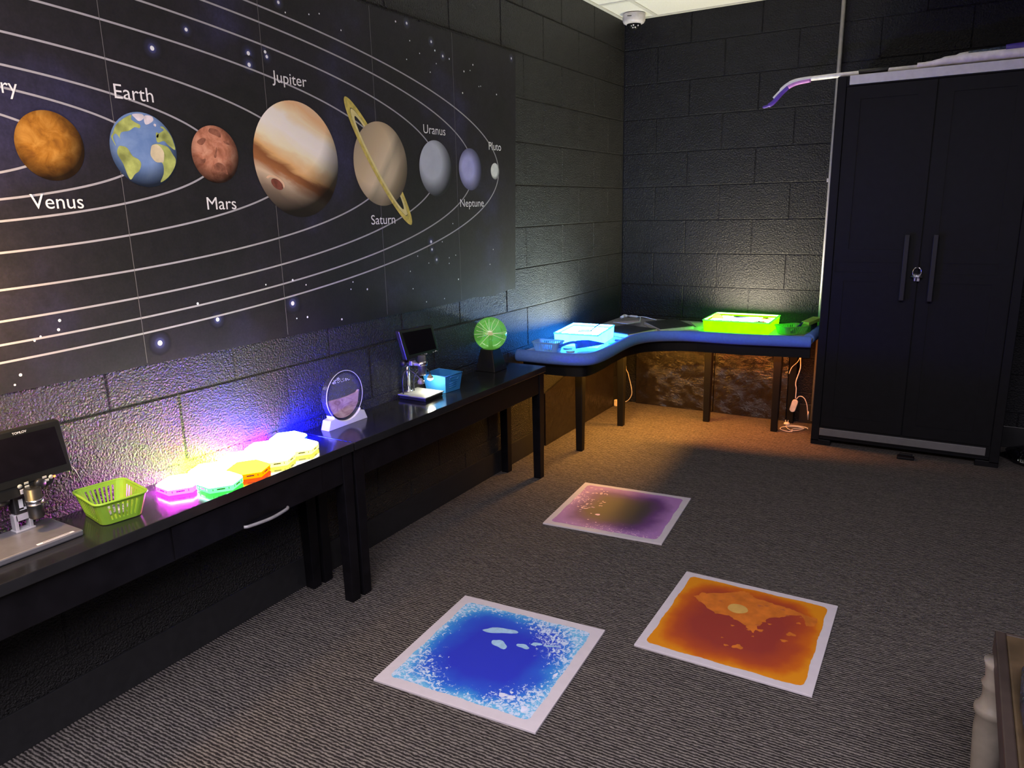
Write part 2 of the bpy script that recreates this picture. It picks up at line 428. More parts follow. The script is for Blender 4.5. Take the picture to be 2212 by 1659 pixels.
P = [
 poster_ground(),
 M('poster_line', (.40, .385, .42), .5, .3, var=.05),
 M('poster_letters', (.86, .84, .86), .5, .3, var=.03),
 M('poster_seam', (.16, .155, .165), .5, .3),
 planet('print_venus', noise_pic([(.25, (.15, .05, .008)), (.48, (.42, .17, .02)), (.75, (.68, .34, .07))], 2.2), -.2, .25, .55, 1.18),
 planet('print_earth', lambda nt, uv: noise_pic([(.3, (.12, .22, .48)), (.7, (.24, .36, .62))], 1.2)(nt, uv), -.1, .3, .7, 1.25, .05),
 planet('print_mars', noise_pic([(.3, (.30, .09, .045)), (.5, (.62, .25, .15)), (.75, (.85, .45, .30))], 2.), -.15, .25, .6, 1.22),
 planet('print_jupiter', band_pic([(.0, (.35, .26, .2)), (.12, (.42, .30, .22)), (.22, (.75, .55, .38)), (.3, (.42, .16, .06)), (.37, (.30, .11, .04)), (.42, (.85, .48, .20)), (.5, (.92, .68, .40)), (.55, (.98, .86, .60)), (.66, (.98, .90, .84)), (.76, (.96, .88, .80)), (.84, (.95, .75, .48)), (.93, (.85, .50, .26)), (1., (.80, .55, .35))], 24, .17), -.35, .75, 1.08, 1.64, .035),
 planet('print_saturn', band_pic([(.0, (.42, .33, .22)), (.3, (.62, .47, .29)), (.5, (.75, .60, .40)), (.6, (.50, .42, .28)), (.75, (.82, .66, .44)), (.9, (.60, .48, .30)), (1., (.55, .42, .28))], -52 + 180, .05), -.35, .25, .75, 1.5, .10),
 planet('print_uranus', noise_pic([(.3, (.46, .49, .58)), (.7, (.56, .59, .68))], .8), -.25, .25, .62, 1.25, .045),
 planet('print_neptune', noise_pic([(.3, (.36, .36, .72)), (.7, (.50, .50, .85))], .9), -.2, .05, .5, 1.2, .05),
 planet('print_pluto', noise_pic([(.3, (.62, .63, .64)), (.7, (.8, .8, .8))], 1.), -.2, .2, .8, 1.35, .1),
 M('print_land', (.40, .45, .13), .5, .3, var=.45, vs=28), M('print_desert', (.68, .58, .38), .5, .3, var=.25, vs=25), M('print_ice', (.75, .68, .74), .5, .3, var=.2, vs=40),
 M('print_ring', (.62, .50, .12), .5, .3, var=.25, vs=60), M('print_ring_light', (.78, .68, .30), .5, .3),
 M('print_star', (.9, .92, 1.), .5, .3, var=.02),
 star_glow(),
 M('print_spot', (.86, .55, .36), .5, .3), M('print_dark', (.20, .06, .04), .5, .3, var=.4, vs=60), M('print_mars_patch', (.30, .115, .07), .5, .3, var=.35, vs=70),
]
YC, ZC = -4.05, 1.465
X0 = .0042
def pd(mb, c, r, layer, m, n=64, a=1., b=1., rot=0., h0=0., h1=1.):
    pts, uv = [], []
    for i in range(n):
        t = 2 * PI * i / n
        u, v = r * a * math.cos(t), r * b * math.sin(t)
        cr, sr = math.cos(rot), math.sin(rot)
        pts.append((X0 + layer * .00025, c[0] + u * cr - v * sr, c[1] + u * sr + v * cr)); uv.append((math.cos(t), math.sin(t)))
    mb.poly(pts, m, uv)
def arc_strip(mb, cy, cz, a, b, t0, t1, wd, layer, m, n=160, rot=0.):
    vs, uv, fs = [], [], []
    for i in range(n + 1):
        t = t0 + (t1 - t0) * i / n
        nx, ny = math.cos(t) / a, math.sin(t) / b; l = math.hypot(nx, ny); nx, ny = nx / l, ny / l
        for q in (-.5, .5):
            u, v = a * math.cos(t) + nx * wd * q, b * math.sin(t) + ny * wd * q
            cr, sr = math.cos(rot), math.sin(rot)
            vs.append((X0 + layer * .00025, cy + u * cr - v * sr, cz + u * sr + v * cr))
    for i in range(n): fs.append([2 * i, 2 * i + 1, 2 * i + 3, 2 * i + 2])
    mb.add(vs, fs, m)
def ring_half(mb, cy, cz, a1, b1, a2, b2, rot, t0, t1, layer, m, n=40):
    vs, fs = [], []
    cr, sr = math.cos(rot), math.sin(rot)
    for i in range(n + 1):
        t = t0 + (t1 - t0) * i / n
        for a, b in ((a1, b1), (a2, b2)):
            u, v = a * math.cos(t), b * math.sin(t)
            vs.append((X0 + layer * .00025, cy + u * cr - v * sr, cz + u * sr + v * cr))
    for i in range(n): fs.append([2 * i, 2 * i + 1, 2 * i + 3, 2 * i + 2])
    mb.add(vs, fs, m)
mb = MB()
pts = [(.0012, -6.3, .902), (.0012, -1.856, .896)] + [(.0012, -1.856 + .473 * i / 8, .896 + .012 * math.sin(i * 1.1) * .5 + .004 * i / 8) for i in range(1, 9)] + [(.0012, -1.337, 2.004), (.0012, -6.3, 2.012)]
mb.prism(pts, (.003, 0, 0), 0)
ORB = [(2.5344, .4975), (2.3215, .4572), (2.0585, .4043), (1.7465, .3343), (1.3019, .2539), (.9795, .1874), (.7621, .1439), (.5191, .099)]
for a, b in ORB: arc_strip(mb, YC, ZC, a, b, -.75 * PI, .75 * PI, .0052, 1, 1, 260)
for y in (-4.386, -3.88, -3.373, -2.868, -2.362, -1.856): mb.box(X0 - .0002, X0 + .0003, y - .0007, y + .0007, .904, 2.005, 3)
PL = [(4, -3.540, 1.464, .080), (5, -3.2985, 1.467, .095), (6, -3.076, 1.466, .080), (7, -2.7575, 1.4645, .182), (8, -2.345, 1.466, .151), (9, -2.0055, 1.4615, .111), (10, -1.7515, 1.466, .089), (11, -1.5475, 1.464, .0365)]
for m, y, z, r in PL: pd(mb, (y, z), r, 4, m)
# continents
def land(pts, m, lay=5, c=(-3.2985, 1.467), r=.095):
    mb.poly([(X0 + lay * .00025, c[0] + q.x * r, c[1] + q.y * r) for q in crom([(u * .985, v * .985, 0) for u, v in pts], 3, True)], m)
land([(-.87,.4),(-.75,.62),(-.48,.82),(-.26,.92),(-.29,.81),(-.18,.73),(-.04,.67),(-.07,.58),(-.21,.6),(-.39,.49),(-.61,.44),(-.69,.33),(-.68,.26),(-.79,.39),(-.89,.28),(-.83,.07),(-.87,.12),(-.94,.29)], 12)
land([(-.76,.05),(-.66,.07),(-.51,.02),(-.39,-.18),(-.23,-.26),(-.16,-.39),(-.25,-.58),(-.39,-.67),(-.53,-.82),(-.61,-.71),(-.7,-.4),(-.83,-.14)], 12)
land([(.25,.14),(.41,.19),(.58,.17),(.76,.11),(.88,-.08),(.96,-.24),(.87,-.47),(.64,-.73),(.37,-.88),(.5,-.65),(.53,-.42),(.48,-.32),(.3,-.31),(.17,-.15),(.19,.01)], 12)
land([(.25,.14),(.41,.17),(.52,.1),(.6,-.05),(.55,-.3),(.48,-.32),(.3,-.31),(.17,-.15),(.19,.01)], 13, 6)
land([(.44,.43),(.68,.58),(.58,.66),(.69,.67),(.86,.49),(.94,.31),(.98,.05),(.77,.17),(.64,.28),(.43,.23)], 12)
land([(.15,.94),(.36,.93),(.38,.81),(.15,.69),(.1,.81)], 14); land([(-.23,.94),(.06,.97),(.11,.87),(-.05,.77),(-.17,.85)], 14)
land([(.43,.5),(.5,.48),(.47,.36),(.41,.4)], 12); land([(.4,.74),(.46,.72),(.44,.66),(.38,.69)], 14)
# markings on the red planet and the banded one
for pts_ in ([(-.05,.02),(.0,.1),(.04,.22),(.07,.26),(.09,.18),(.05,.08),(.03,-.06),(-.02,-.12),(-.08,-.1)], [(-.8,-.12),(-.62,-.2),(-.45,-.16),(-.5,-.3),(-.66,-.36),(-.82,-.3)], [(-.1,.92),(.25,.85),(.3,.62),(.05,.68),(-.2,.78)], [(.4,.5),(.72,.42),(.75,.36),(.5,.4)], [(-.15,-.4),(.1,-.28),(.35,-.42),(.45,-.7),(.2,-.6),(-.05,-.62)], [(-.75,.4),(-.5,.55),(-.35,.5),(-.55,.3)]):
    land(pts_, 21, 5, (-3.076, 1.466), .08)
ring_half(mb, -2.862, 1.392, .038, .018, .03, .012, -.35, -.3, PI, 5, 19, 20)
pd(mb, (-2.856, 1.386), .026, 5, 20, 24, 1, .55, -.5)
# ring of the ringed planet: far half under the disc, near half over it
RA = math.atan2(-.442, .336)
for t0, t1, lay in ((0, PI, 2), (PI, 2 * PI, 6)):
    ring_half(mb, -2.352, 1.463, (.2776), .047, .235, .034, RA, t0, t1, lay, 15)
    ring_half(mb, -2.352, 1.463, .232, .0335, .203, .0245, RA, t0, t1, lay, 16)
# stars
ST = [(-3.127,1.792,3),(-3.238,1.727,4),(-2.92,1.763,4),(-2.855,1.777,3),(-2.921,1.731,4),(-2.85,1.764,3),(-2.784,1.93,3),(-2.759,1.906,1),(-2.658,1.92,1),(-2.611,1.931,1),(-2.513,1.898,1),(-2.217,1.98,2),(-2.151,1.986,3),(-2.137,1.927,1),(-2.0,1.946,3),(-1.978,1.917,2),(-1.925,1.904,3),(-2.079,1.891,1),(-2.162,1.857,1),(-1.972,1.869,1),(-1.88,1.9,2),(-2.015,1.831,1),(-1.775,1.866,2),(-1.705,1.902,2),(-1.728,1.876,1),(-1.378,1.976,3),(-1.663,1.819,1),(-1.648,1.822,1),(-1.517,1.802,2),(-1.791,1.778,2),(-1.581,1.109,1),(-1.613,1.042,1),(-3.585,1.051,2),(-3.591,1.029,2),(-3.635,1.019,1),(-3.65,1.011,1),(-3.328,.952,5),(-3.133,.991,4),(-3.194,1.046,2),(-2.836,1.004,5),(-2.776,.95,2),(-2.824,.952,1),(-2.542,1.047,1),(-2.555,1.022,1),(-2.468,1.013,2),(-2.613,.92,2),(-2.061,1.168,4),(-2.057,1.136,3),(-1.983,1.164,1),(-2.028,1.092,3),(-1.937,1.094,1),(-1.939,1.07,1),(-2.155,1.115,1),(-2.083,1.082,1),(-1.888,1.102,1),(-1.874,.996,2),(-2.196,.987,1),(-1.984,.923,1),(-2.112,.924,1),(-2.208,1.058,1),(-2.827,1.08,2),(-2.94,1.076,1),(-2.77,1.059,1),(-1.9,1.237,1),(-3.694,.936,2),(-3.71,.915,1)]
for y, z, k in ST:
    if k >= 3: pd(mb, (y, z), .007 * k, .3 + .1 * (ST.index((y, z, k)) % 6), 18, 20)
    pd(mb, (y, z), .0014 + .0012 * k, 1.6, 17, 10)
for t, y0, y1, zb, cap in (('Venus', -3.607, -3.483, 1.3185, .034), ('Earth', -3.362, -3.254, 1.590, .035), ('Mercury', -3.745, -3.594, 1.5725, .034), ('Mars', -3.125, -3.023, 1.311, .035), ('Jupiter', -2.838, -2.694, 1.694, .034), ('Saturn', -2.423, -2.286, 1.248, .034), ('Uranus', -2.080, -1.931, 1.5955, .034), ('Pluto', -1.597, -1.491, 1.5575, .034), ('Neptune', -1.841, -1.654, 1.3065, .033)):
    put_text(mb, t, y0, y1, cap, lambda u, v, zb=zb: (X0 + .002, u, zb + v), 2)
tag(mb.done('solar_system_poster', P), 'long black solar system poster with planets and white orbit lines on the left wall', 'poster')

# ------------------------------------------------------------------ low benches along the left wall
TB = .56
def bench(label, y0, y1, drawer):
    b = thing('console_table', label, 'table', (.13, (y0 + y1) / 2, 0), 'low black tables along the left wall')
    mb = MB(); mb.box(.0015, .252, y0, y1, TB - .028, TB, 0, .0025)
    mb.done('table_top', black_gloss, b)
    mb = MB(); mb.box(.215, .238, y0 + .03, y1 - .03, .432, TB - .028, 0, .002)
    mb.box(.02, .04, y0 + .03, y1 - .03, .432, TB - .028); mb.box(.02, .238, y0 + .02, y0 + .04, .432, TB - .028); mb.box(.02, .238, y1 - .04, y1 - .02, .432, TB - .028)
    mb.done('apron', black_wood, b)
    for x in (.012, .197):
        for y in (y0 + .002, y1 - .047):
            mb = MB(); c = (x + .0225, y + .0225)
            mb.frustum([(c[0] - .019, c[1] - .019, 0), (c[0] + .019, c[1] - .019, 0), (c[0] + .019, c[1] + .019, 0), (c[0] - .019, c[1] + .019, 0)],
                       [(c[0] - .0225, c[1] - .0225, TB - .028), (c[0] + .0225, c[1] - .0225, TB - .028), (c[0] + .0225, c[1] + .0225, TB - .028), (c[0] - .0225, c[1] + .0225, TB - .028)], 0, .002)
            mb.done('leg', black_wood, b)
    if drawer:
        mb = MB(); mb.box(.238, .2425, -3.52, -3.00, .436, TB - .034, 0, .001)
        d = mb.done('drawer', black_wood, b)
        mb = MB(); mb.tube(crom([(.2425, -3.305, .441), (.252, -3.29, .441), (.262, -3.225, .441), (.252, -3.16, .441), (.2425, -3.145, .441)], 6), .005, 8)
        h = mb.done('handle', M('pewter', (.30, .29, .31), .45, .4, .3), d, 'curved pewter drawer handle'); 
    return b
bench('low black table nearest the camera with the glowing hexagons on top', -4.25, -2.8575, True)
bench('low black table farther along the wall carrying the green plasma globe', -2.8515, -1.530, False)

# ------------------------------------------------------------------ hexagon lights
def hex_light(label, cx, cy, side, top, rot=-5.):
    R = .0605
    h = thing('hexagon_light', label, 'light', (cx, cy, TB), 'hexagon lights fitted together on the low black table')
    ang = [math.radians(rot + 60 * i) for i in range(6)]
    def ring(r, z): return [(cx + r * math.cos(a), cy + r * math.sin(a), z) for a in ang]
    ms = ME('hexagon_side', side, .12); mt = ME('hexagon_top', top, .05)
    mb = MB(); A, B = ring(R - .0015, TB + .0012), ring(R, TB + .003); C = ring(R, TB + .017)
    vs = A + B + C
    fs = [[i, (i + 1) % 6, 6 + (i + 1) % 6, 6 + i] for i in range(6)] + [[6 + i, 6 + (i + 1) % 6, 12 + (i + 1) % 6, 12 + i] for i in range(6)] + [list(range(6))[::-1]]
    mb.add(vs, fs, 0); mb.done('base', ms, h)
    mb = MB(); A, B, C = ring(R, TB + .0172), ring(R - .001, TB + .0215), ring(R - .006, TB + .025)
    fs = [[i, (i + 1) % 6, 6 + (i + 1) % 6, 6 + i] for i in range(6)] + [[6 + i, 6 + (i + 1) % 6, 12 + (i + 1) % 6, 12 + i] for i in range(6)] + [[12, 13, 14, 15, 16, 17]]
    mb.add(A + B + C, fs, 0); mb.done('diffuser', mt, h)
    mb = MB()
    for i in range(6):
        a = math.radians(rot + 60 * i + 30); ap = R * math.cos(PI / 6)
        for off, wd, hh in ((0, .021, .0036), (-.0205, .0022, .005), (.0205, .0022, .005)):
            mat = Matrix.Translation((cx, cy, TB + .0105)) @ Matrix.Rotation(a, 4, 'Z')
            mb.box(ap - .001, ap + .0008, off - wd / 2, off + wd / 2, -hh / 2, hh / 2, 0, 0, 2, mat)
    mb.done('connector_slots', dark_slot, h)
K = 1.65
def s3(c): return tuple(v * (K if v > .7 else 1.) for v in c)
HX = [
 ('magenta hexagon light at the end nearest the green basket', .102, -3.388, (260, .45, 260), (27.05, 10.81, 28.4)),
 ('green hexagon light in the wall row, beside the magenta one', .091, -3.280, (170, 600, .4), (12.17, 27.05, 13.52)),
 ('mint green hexagon light at the table edge, beside the magenta one', .188, -3.325, (.35, 7, .69), (10.14, 25.69, 20.29)),
 ('orange-white hexagon light in the wall row, between the green and pink ones', .080, -3.172, (620, 210, .1), (28.4, 20.29, 6.09)),
 ('yellow topped hexagon light with red sides at the table edge', .177, -3.217, (7, .55, 0), (24, 15, .20)),
 ('pinkish white hexagon light in the wall row, next to the blue one', .069, -3.064, (440, 18, 520), (24.33, 18.93, 24.33)),
 ('warm white hexagon light at the table edge, beside the yellow one', .166, -3.109, (4.2, 3.9, .62), (25.69, 24.33, 18.93)),
 ('blue hexagon light at the wall end of the cluster', .058, -2.956, (.06, .25, 1900), (10.81, 13.52, 40.57)),
 ('warm white hexagon light at the table edge nearest the sand picture', .155, -3.001, (4.2, 3.9, .62), (25.69, 24.33, 18.93)),
]
for l, x, y, sd, tp in HX: hex_light(l, x, y, tuple(v * 1.15 if v > .7 else v for v in s3(sd)) if max(sd) > 100 else s3(sd), tuple(v * (.75 if v > .7 else 1.) for v in s3(tp)))

# ------------------------------------------------------------------ slotted baskets
def basket(label, cx, cy, z, wt, lt, wb, lb, h, rot, mat, nw=7, nl=7, group=None, thick=.0028):
    b = thing('slotted_basket', label, 'basket', (cx, cy, z), group)
    Rm = Matrix.Translation((cx, cy, z)) @ Matrix.Rotation(math.radians(rot), 4, 'Z')
    k = 3; r = .018
    def outline(t):
        w_, l_ = wb + (wt - wb) * t, lb + (lt - lb) * t
        rr = rrect(w_, l_, r, k); pts = []; kind = []
        for c in range(4):
            for i in range(k + 1): pts.append(rr[c * (k + 1) + i]); kind.append(True)
            kind[-1] = None
            a = rr[c * (k + 1) + k]; d = rr[((c + 1) * (k + 1)) % len(rr)]
            n = 2 * (nl if c in (1, 3) else nw) + 1 if False else 2 * (nw if c in (0, 2) else nl) + 1
            for i in range(1, n): pts.append((a[0] + (d[0] - a[0]) * i / n, a[1] + (d[1] - a[1]) * i / n)); kind.append(i)
        return pts, kind
    lv = [0, .16, .80, .93]
    rows = [outline(t) for t in lv]; n = len(rows[0][0])
    kind = rows[0][1]
    # a segment is a slot when it is an odd one along a straight side
    slot = []
    run = None; cnt = 0
    for i in range(n):
        kd = kind[i]
        if kd is True: slot.append(False); cnt = 0
        else:
            slot.append(cnt % 2 == 1); cnt += 1
    mb = MB(); vs = []
    for t, (pts, _) in zip(lv, rows):
        for x, y in pts: vs.append(tuple(Rm @ Vector((x, y, .002 + t * (h - .002)))))
    # inner skin
    for t, (pts, _) in zip(lv, rows):
        for x, y in pts:
            l = math.hypot(x, y); f = 1 - thick / l * 1.3
            vs.append(tuple(Rm @ Vector((x * f, y * f, .002 + thick * .6 + t * (h - .002 - thick * .6)))))
    fs = []; o = 4 * n
    for q in range(3):
        for i in range(n):
            j = (i + 1) % n
            if q == 1 and slot[i]:
                fs.append([q * n + i, q * n + j, o + q * n + j, o + q * n + i]); fs.append([(q + 1) * n + j, (q + 1) * n + i, o + (q + 1) * n + i, o + (q + 1) * n + j])
                fs.append([q * n + i, o + q * n + i, o + (q + 1) * n + i, (q + 1) * n + i]); fs.append([q * n + j, (q + 1) * n + j, o + (q + 1) * n + j, o + q * n + j]); continue
            fs.append([q * n + i, q * n + j, (q + 1) * n + j, (q + 1) * n + i]); fs.append([o + q * n + j, o + q * n + i, o + (q + 1) * n + i, o + (q + 1) * n + j])
    fs.append(list(range(n))[::-1]); fs.append([o + i for i in range(n)])
    mb.add(vs, fs, 0); mb.done('basket_body', mat, b)
    mb = MB(); pts, _ = outline(.96)
    mb.tube([Rm @ Vector((x, y, h - .004)) for x, y in pts], .0032, 8, 0, True); mb.done('rim', mat, b)
    return b, Rm
green_pl = MTL('lime_plastic', (.36, .62, .06), .3)
blue_bsk = MTL('pale_blue_plastic', (.55, .80, .94), .7)
green_dk = MTL('grass_green_plastic', (.30, .72, .16), .65)
GB = 'slotted plastic baskets on the tables'
basket('lime green slotted basket between the large microscope and the hexagon lights', .1085, -3.585, TB, .158, .128, .126, .098, .066, -10, green_pl, 7, 7, GB)
mb = MB()
for i, (x, y, z, a) in enumerate(((.095, -3.60, .0, 20), (.12, -3.575, .004, -15), (.105, -3.57, .008, 40))):
    mb = MB(); mat = Matrix.Translation((x, y, TB + .0085 + z)) @ Matrix.Rotation(math.radians(a), 4, 'Z')
    mb.box(-.026, .026, -.011, .011, -.0016, .0016, 0, .0006, 2, mat); mb.box(-.012, .012, -.008, .008, .0016, .0019, 1, 0, 2, mat)
    tag(mb.done('specimen_slide', [MT('slide_clear', (.8, .85, .95), .45, (.5, .5, .6)), M('slide_label', ((.35, .08, .08), (.5, .5, .55), (.06, .05, .12))[i], .5)]),
        ('slide with a dark red patch at the bottom of the lime green basket', 'slide with a pale patch midway in the lime green basket pile', 'slide with a dark violet patch on top in the lime green basket')[i], 'slide', 'specimen slides in the lime green basket')

# ------------------------------------------------------------------ large screen microscope (left edge)
t = thing('digital_microscope', 'large digital microscope with wide black screen at the left edge of the picture', 'microscope', (.09, -3.755, TB))
mb = MB(); mb.box(.014, .168, -3.900, -3.694, TB + .001, TB + .016, 0, .0035); mb.done('base_plate', grey_metal, t, 'grey metal base plate')
mb = MB(); mb.box(.156, .164, -3.795, -3.712, TB + .0155, TB + .0166, 0); 
mb.box(.1585, .1615, -3.782, -3.722, TB + .0166, TB + .0168, 1)
mb.done('label_strip', [M('white_label', (.62, .6, .64), .5), M('label_print', (.12, .11, .13), .5)], t)
mb = MB()
for y in (-3.779, -3.7475): mb.box(.028, .048, y - .004, y + .004, TB + .016, TB + .058, 0, .001)
mb.box(.028, .048, -3.779, -3.7475, TB + .042, TB + .060, 0, .001); mb.box(.024, .052, -3.785, -3.741, TB + .016, TB + .020, 0, .001)
mb.tube([(.038, -3.7475, TB + .048), (.038, -3.735, TB + .048)], .004, 10)
mb.done('bracket', M('light_grey_alloy', (.50, .48, .52), .4, .5, .3), t, 'pale grey alloy foot bracket')
mb = MB(); mb.box(.024, .050, -3.780, -3.748, TB + .058, .700, 0, .004); mb.box(.0505, .052, -3.769, -3.760, .630, .655, 1); mb.box(.0505, .052, -3.769, -3.752, .628, .634, 1)
mb.done('column', [black_plastic, M('silver_arrow', (.55, .55, .58), .4)], t)
mb = MB(); mb.lathe([(.0, -.028), (.010, -.026), (.014, -.018), (.014, .0), (.0, .002)], (.036, -3.785, .660), 20, 0, 'Y'); mb.done('focus_knob', black_plastic, t)
mb = MB(); mb.lathe([(.0, .612), (.012, .612), (.0165, .616), (.0175, .645), (.0175, .647)], (.090, -3.752, 0), 32, 0); mb.lathe([(.0176, .647), (.0192, .648), (.0192, .659), (.0176, .660)], (.090, -3.752, 0), 32, 1); mb.lathe([(.0176, .660), (.0176, .685), (.0, .685)], (.090, -3.752, 0), 32, 0)
mb.box(.035, .090, -3.764, -3.740, .668, .684, 0, .003)
mb.done('lens_barrel', [black_plastic, chrome], t)
TL = math.radians(-8)
def scr(x, y, z): return (.066 + x + (z - .69) * math.tan(TL), y, z)
mb = MB(); MY0, MY1 = -3.895, -3.643
mb.prism([scr(0, MY0, .692), scr(0, MY1 + .004, .692), scr(0, MY1, .694), scr(0, MY1 - .003, .816), scr(0, MY1 - .007, .820), scr(0, MY0, .820)], (-.020, 0, 0), 0, .0025)
mb.prism([scr(-.002, MY0 + .05, .698), scr(-.002, -3.678, .698), scr(-.002, -3.692, .674), scr(-.002, -3.73, .666), scr(-.002, MY0 + .06, .666)], (-.014, 0, 0), 0, .002)
s_ = mb.done('monitor', [M('charcoal_plastic', (.0075, .0078, .0075), .42, .35)], t)
mb = MB(); mb.poly([scr(.0006, MY0 + .016, .711), scr(.0006, -3.654, .711), scr(.0006, -3.661, .806), scr(.0006, MY0 + .02, .806)]); mb.done('screen', screen_glass, s_)
mb = MB(); put_text(mb, 'TOMLOV', -3.755, -3.724, .0052, lambda u, v: scr(.0008, u, .8095 + v), 0); mb.done('maker_lettering', letter, s_)
mb = MB(); mb.lathe([(.0125, -.001), (.0125, .008), (.0115, .010), (.0, .010)], (0, 0, 0), 28, 0, 'X', True, Matrix.Translation(scr(-.002, -3.724, .684))); mb.done('dial', black_plastic, s_)
btm = M('button_grey', (.42, .42, .36), .5)
for y, z, r in ((-3.766, .690, .0052), (-3.696, .691, .0052)): mb = MB(); mb.lathe([(r, -.001), (r, .0015), (0, .002)], scr(-.001, y, z), 18, 0, 'X'); mb.done('button', btm, s_)
for y, z in ((-3.751, .6935), (-3.751, .685), (-3.710, .6945), (-3.7065, .686)):
    mb = MB(); mb.box(-.001, .0015, -.0052, .0052, -.003, .003, 0, .0012, 2, Matrix.Translation(scr(-.001, y, z))); mb.done('button', btm, s_)
mb = MB(); mb.sphere(scr(.0, -3.688, .690), .0028, 0, 10, 6); mb.done('indicator_light', led_red, s_)
mb = MB(); mb.box(-.001, .001, -.0075, .0075, -.0055, .0055, 0, .0004, 2, Matrix.Translation(scr(.003, -3.762, .678))); put_text(mb, 'ON', -3.7665, -3.7575, .0045, lambda u, v: scr(.0043, u, .6758 + v), 1); mb.done('tag', [M('tag_grey', (.5, .48, .5), .5), black_plastic], s_)
mb = MB(); mb.tube(crom([(.045, -3.650, .695), (.030, -3.628, .690), (.020, -3.605, .640), (.018, -3.590, .590), (.02, -3.588, TB + .003)], 6), .0016, 8)
mb.done('power_cable', black_plastic, t)

# ------------------------------------------------------------------ moving sand picture
t = thing('sand_picture', 'round glass moving sand picture with pink sand on a white stand', 'ornament', (.067, -2.703, TB))
cy, cz, R = -2.703, .6655, .0895
gl = MT('clear_glass', (.93, .93, .95), .12, (.5, .5, .55), .03)
mb = MB()
mb.lathe([(R, -.012), (R, .012)], (.067, cy, cz), 72, 0, 'X'); 
mb.bm.faces.ensure_lookup_table()
f2 = [f for f in mb.bm.faces if len(f.verts) > 4]; bmesh.ops.delete(mb.bm, geom=f2, context='FACES_ONLY')
mb.lathe([(R - .008, .012), (R - .008, -.012)], (.067, cy, cz), 72, 0, 'X')
f2 = [f for f in mb.bm.faces if len(f.verts) > 4]; bmesh.ops.delete(mb.bm, geom=f2, context='FACES_ONLY')
vs, fs = [], []
for x in (.055, .079):
    b0 = len(vs)
    for j in range(72):
        a = 2 * PI * j / 72
        for r in (R - .008, R): vs.append((x, cy + r * math.cos(a), cz + r * math.sin(a)))
    for j in range(72): q = (j + 1) % 72; fs.append([b0 + 2 * j, b0 + 2 * j + 1, b0 + 2 * q + 1, b0 + 2 * q])
mb.add(vs, fs, 0)
mb.done('glass_ring', MT('ring_glass', (.62, .62, .66), .14, (.16, .16, .18), .05), t)
mb = MB(); mb.tube([(.079, cy + R * math.cos(2 * PI * j / 72), cz + R * math.sin(2 * PI * j / 72)) for j in range(72)], .0013, 6, 0, True); mb.done('rim', M('polished_rim', (.62, .60, .72), .25, .5, var=.05), t)
mb = MB(); n = 48
for x in (.0605, .0735): mb.poly([(x, cy + (R - .0085) * math.cos(2 * PI * j / n), cz + (R - .0085) * math.sin(2 * PI * j / n)) for j in range(n)])
mb.done('glass_pane', gl, t)
def inside(u): return cz - math.sqrt(max(0, (R - .009) ** 2 - (u - cy) ** 2))
top = [(-2.783, .6555), (-2.765, .6585), (-2.74, .6575), (-2.71, .6565), (-2.68, .6565), (-2.655, .6585), (-2.635, .6610), (-2.6225, .6690)]
low = [(u, inside(u)) for u in [-2.6225 - .0115 * i for i in range(1, 14)]]
m, nt, out = nt_of('pink_sand'); p = nt.nodes.new('ShaderNodeBsdfPrincipled'); tc = nt.nodes.new('ShaderNodeTexCoord')
mp = N(nt, 'ShaderNodeMapping'); mp.inputs['Scale'].default_value = (1, 1, 2.2); mp.inputs['Rotation'].default_value = (.4, 0, 0)
nn = N(nt, 'ShaderNodeTexNoise', Scale=18., Detail=5., Distortion=1.6); nt.links.new(tc.outputs['Object'], mp.inputs['Vector']); nt.links.new(mp.outputs[0], nn.inputs['Vector'])
nt.links.new(ramp_out(nt, nn, [(.3, (.40, .19, .29)), (.5, (.74, .45, .63)), (.7, (.90, .66, .80))]), p.inputs['Base Color']); p.inputs['Roughness'].default_value = .8; nt.links.new(p.outputs[0], out.inputs[0])
mb = MB(); mb.prism([(.0625, u, v) for u, v in top + low], (.009, 0, 0), 0); mb.done('pink_sand', m, t)
mb = MB()
for i in range(90):
    u = random.random(); yy = -2.778 + u * .112; hh = (.026 * (1 - abs(u - .38) / .38) if u < .38 else .021 * (1 - (u - .38) / .62)) + .003
    zz = .7165 - .002 * u + random.random() * hh
    if (yy - cy) ** 2 + (zz - cz) ** 2 < (R - .011) ** 2: mb.sphere((.0722, yy, zz), random.uniform(.0012, .0028) * (1.2 - u * .6), 0, 6, 4, (.3, 1.3, .8))
mb.done('bubbles', M('white_foam', (.85, .83, .9), .6), t)
mb = MB(); prof = [(-2.800, TB), (-2.603, TB), (-2.6175, .5935), (-2.638, .5965)]
for i in range(17):
    a = -.72 - (PI - 1.44) * i / 16
    prof.append((cy + (R + .0005) * math.cos(a), cz + (R + .0005) * math.sin(a)))
prof += [(-2.768, .5965), (-2.788, .5935)]
prof = [(u, max(v, TB)) for u, v in prof]
mb.prism([(.048, u, v) for u, v in prof], (.038, 0, 0), 0, .0012); mb.done('stand', M('white_lacquer', (.78, .77, .78), .35, .5, var=.03), t)

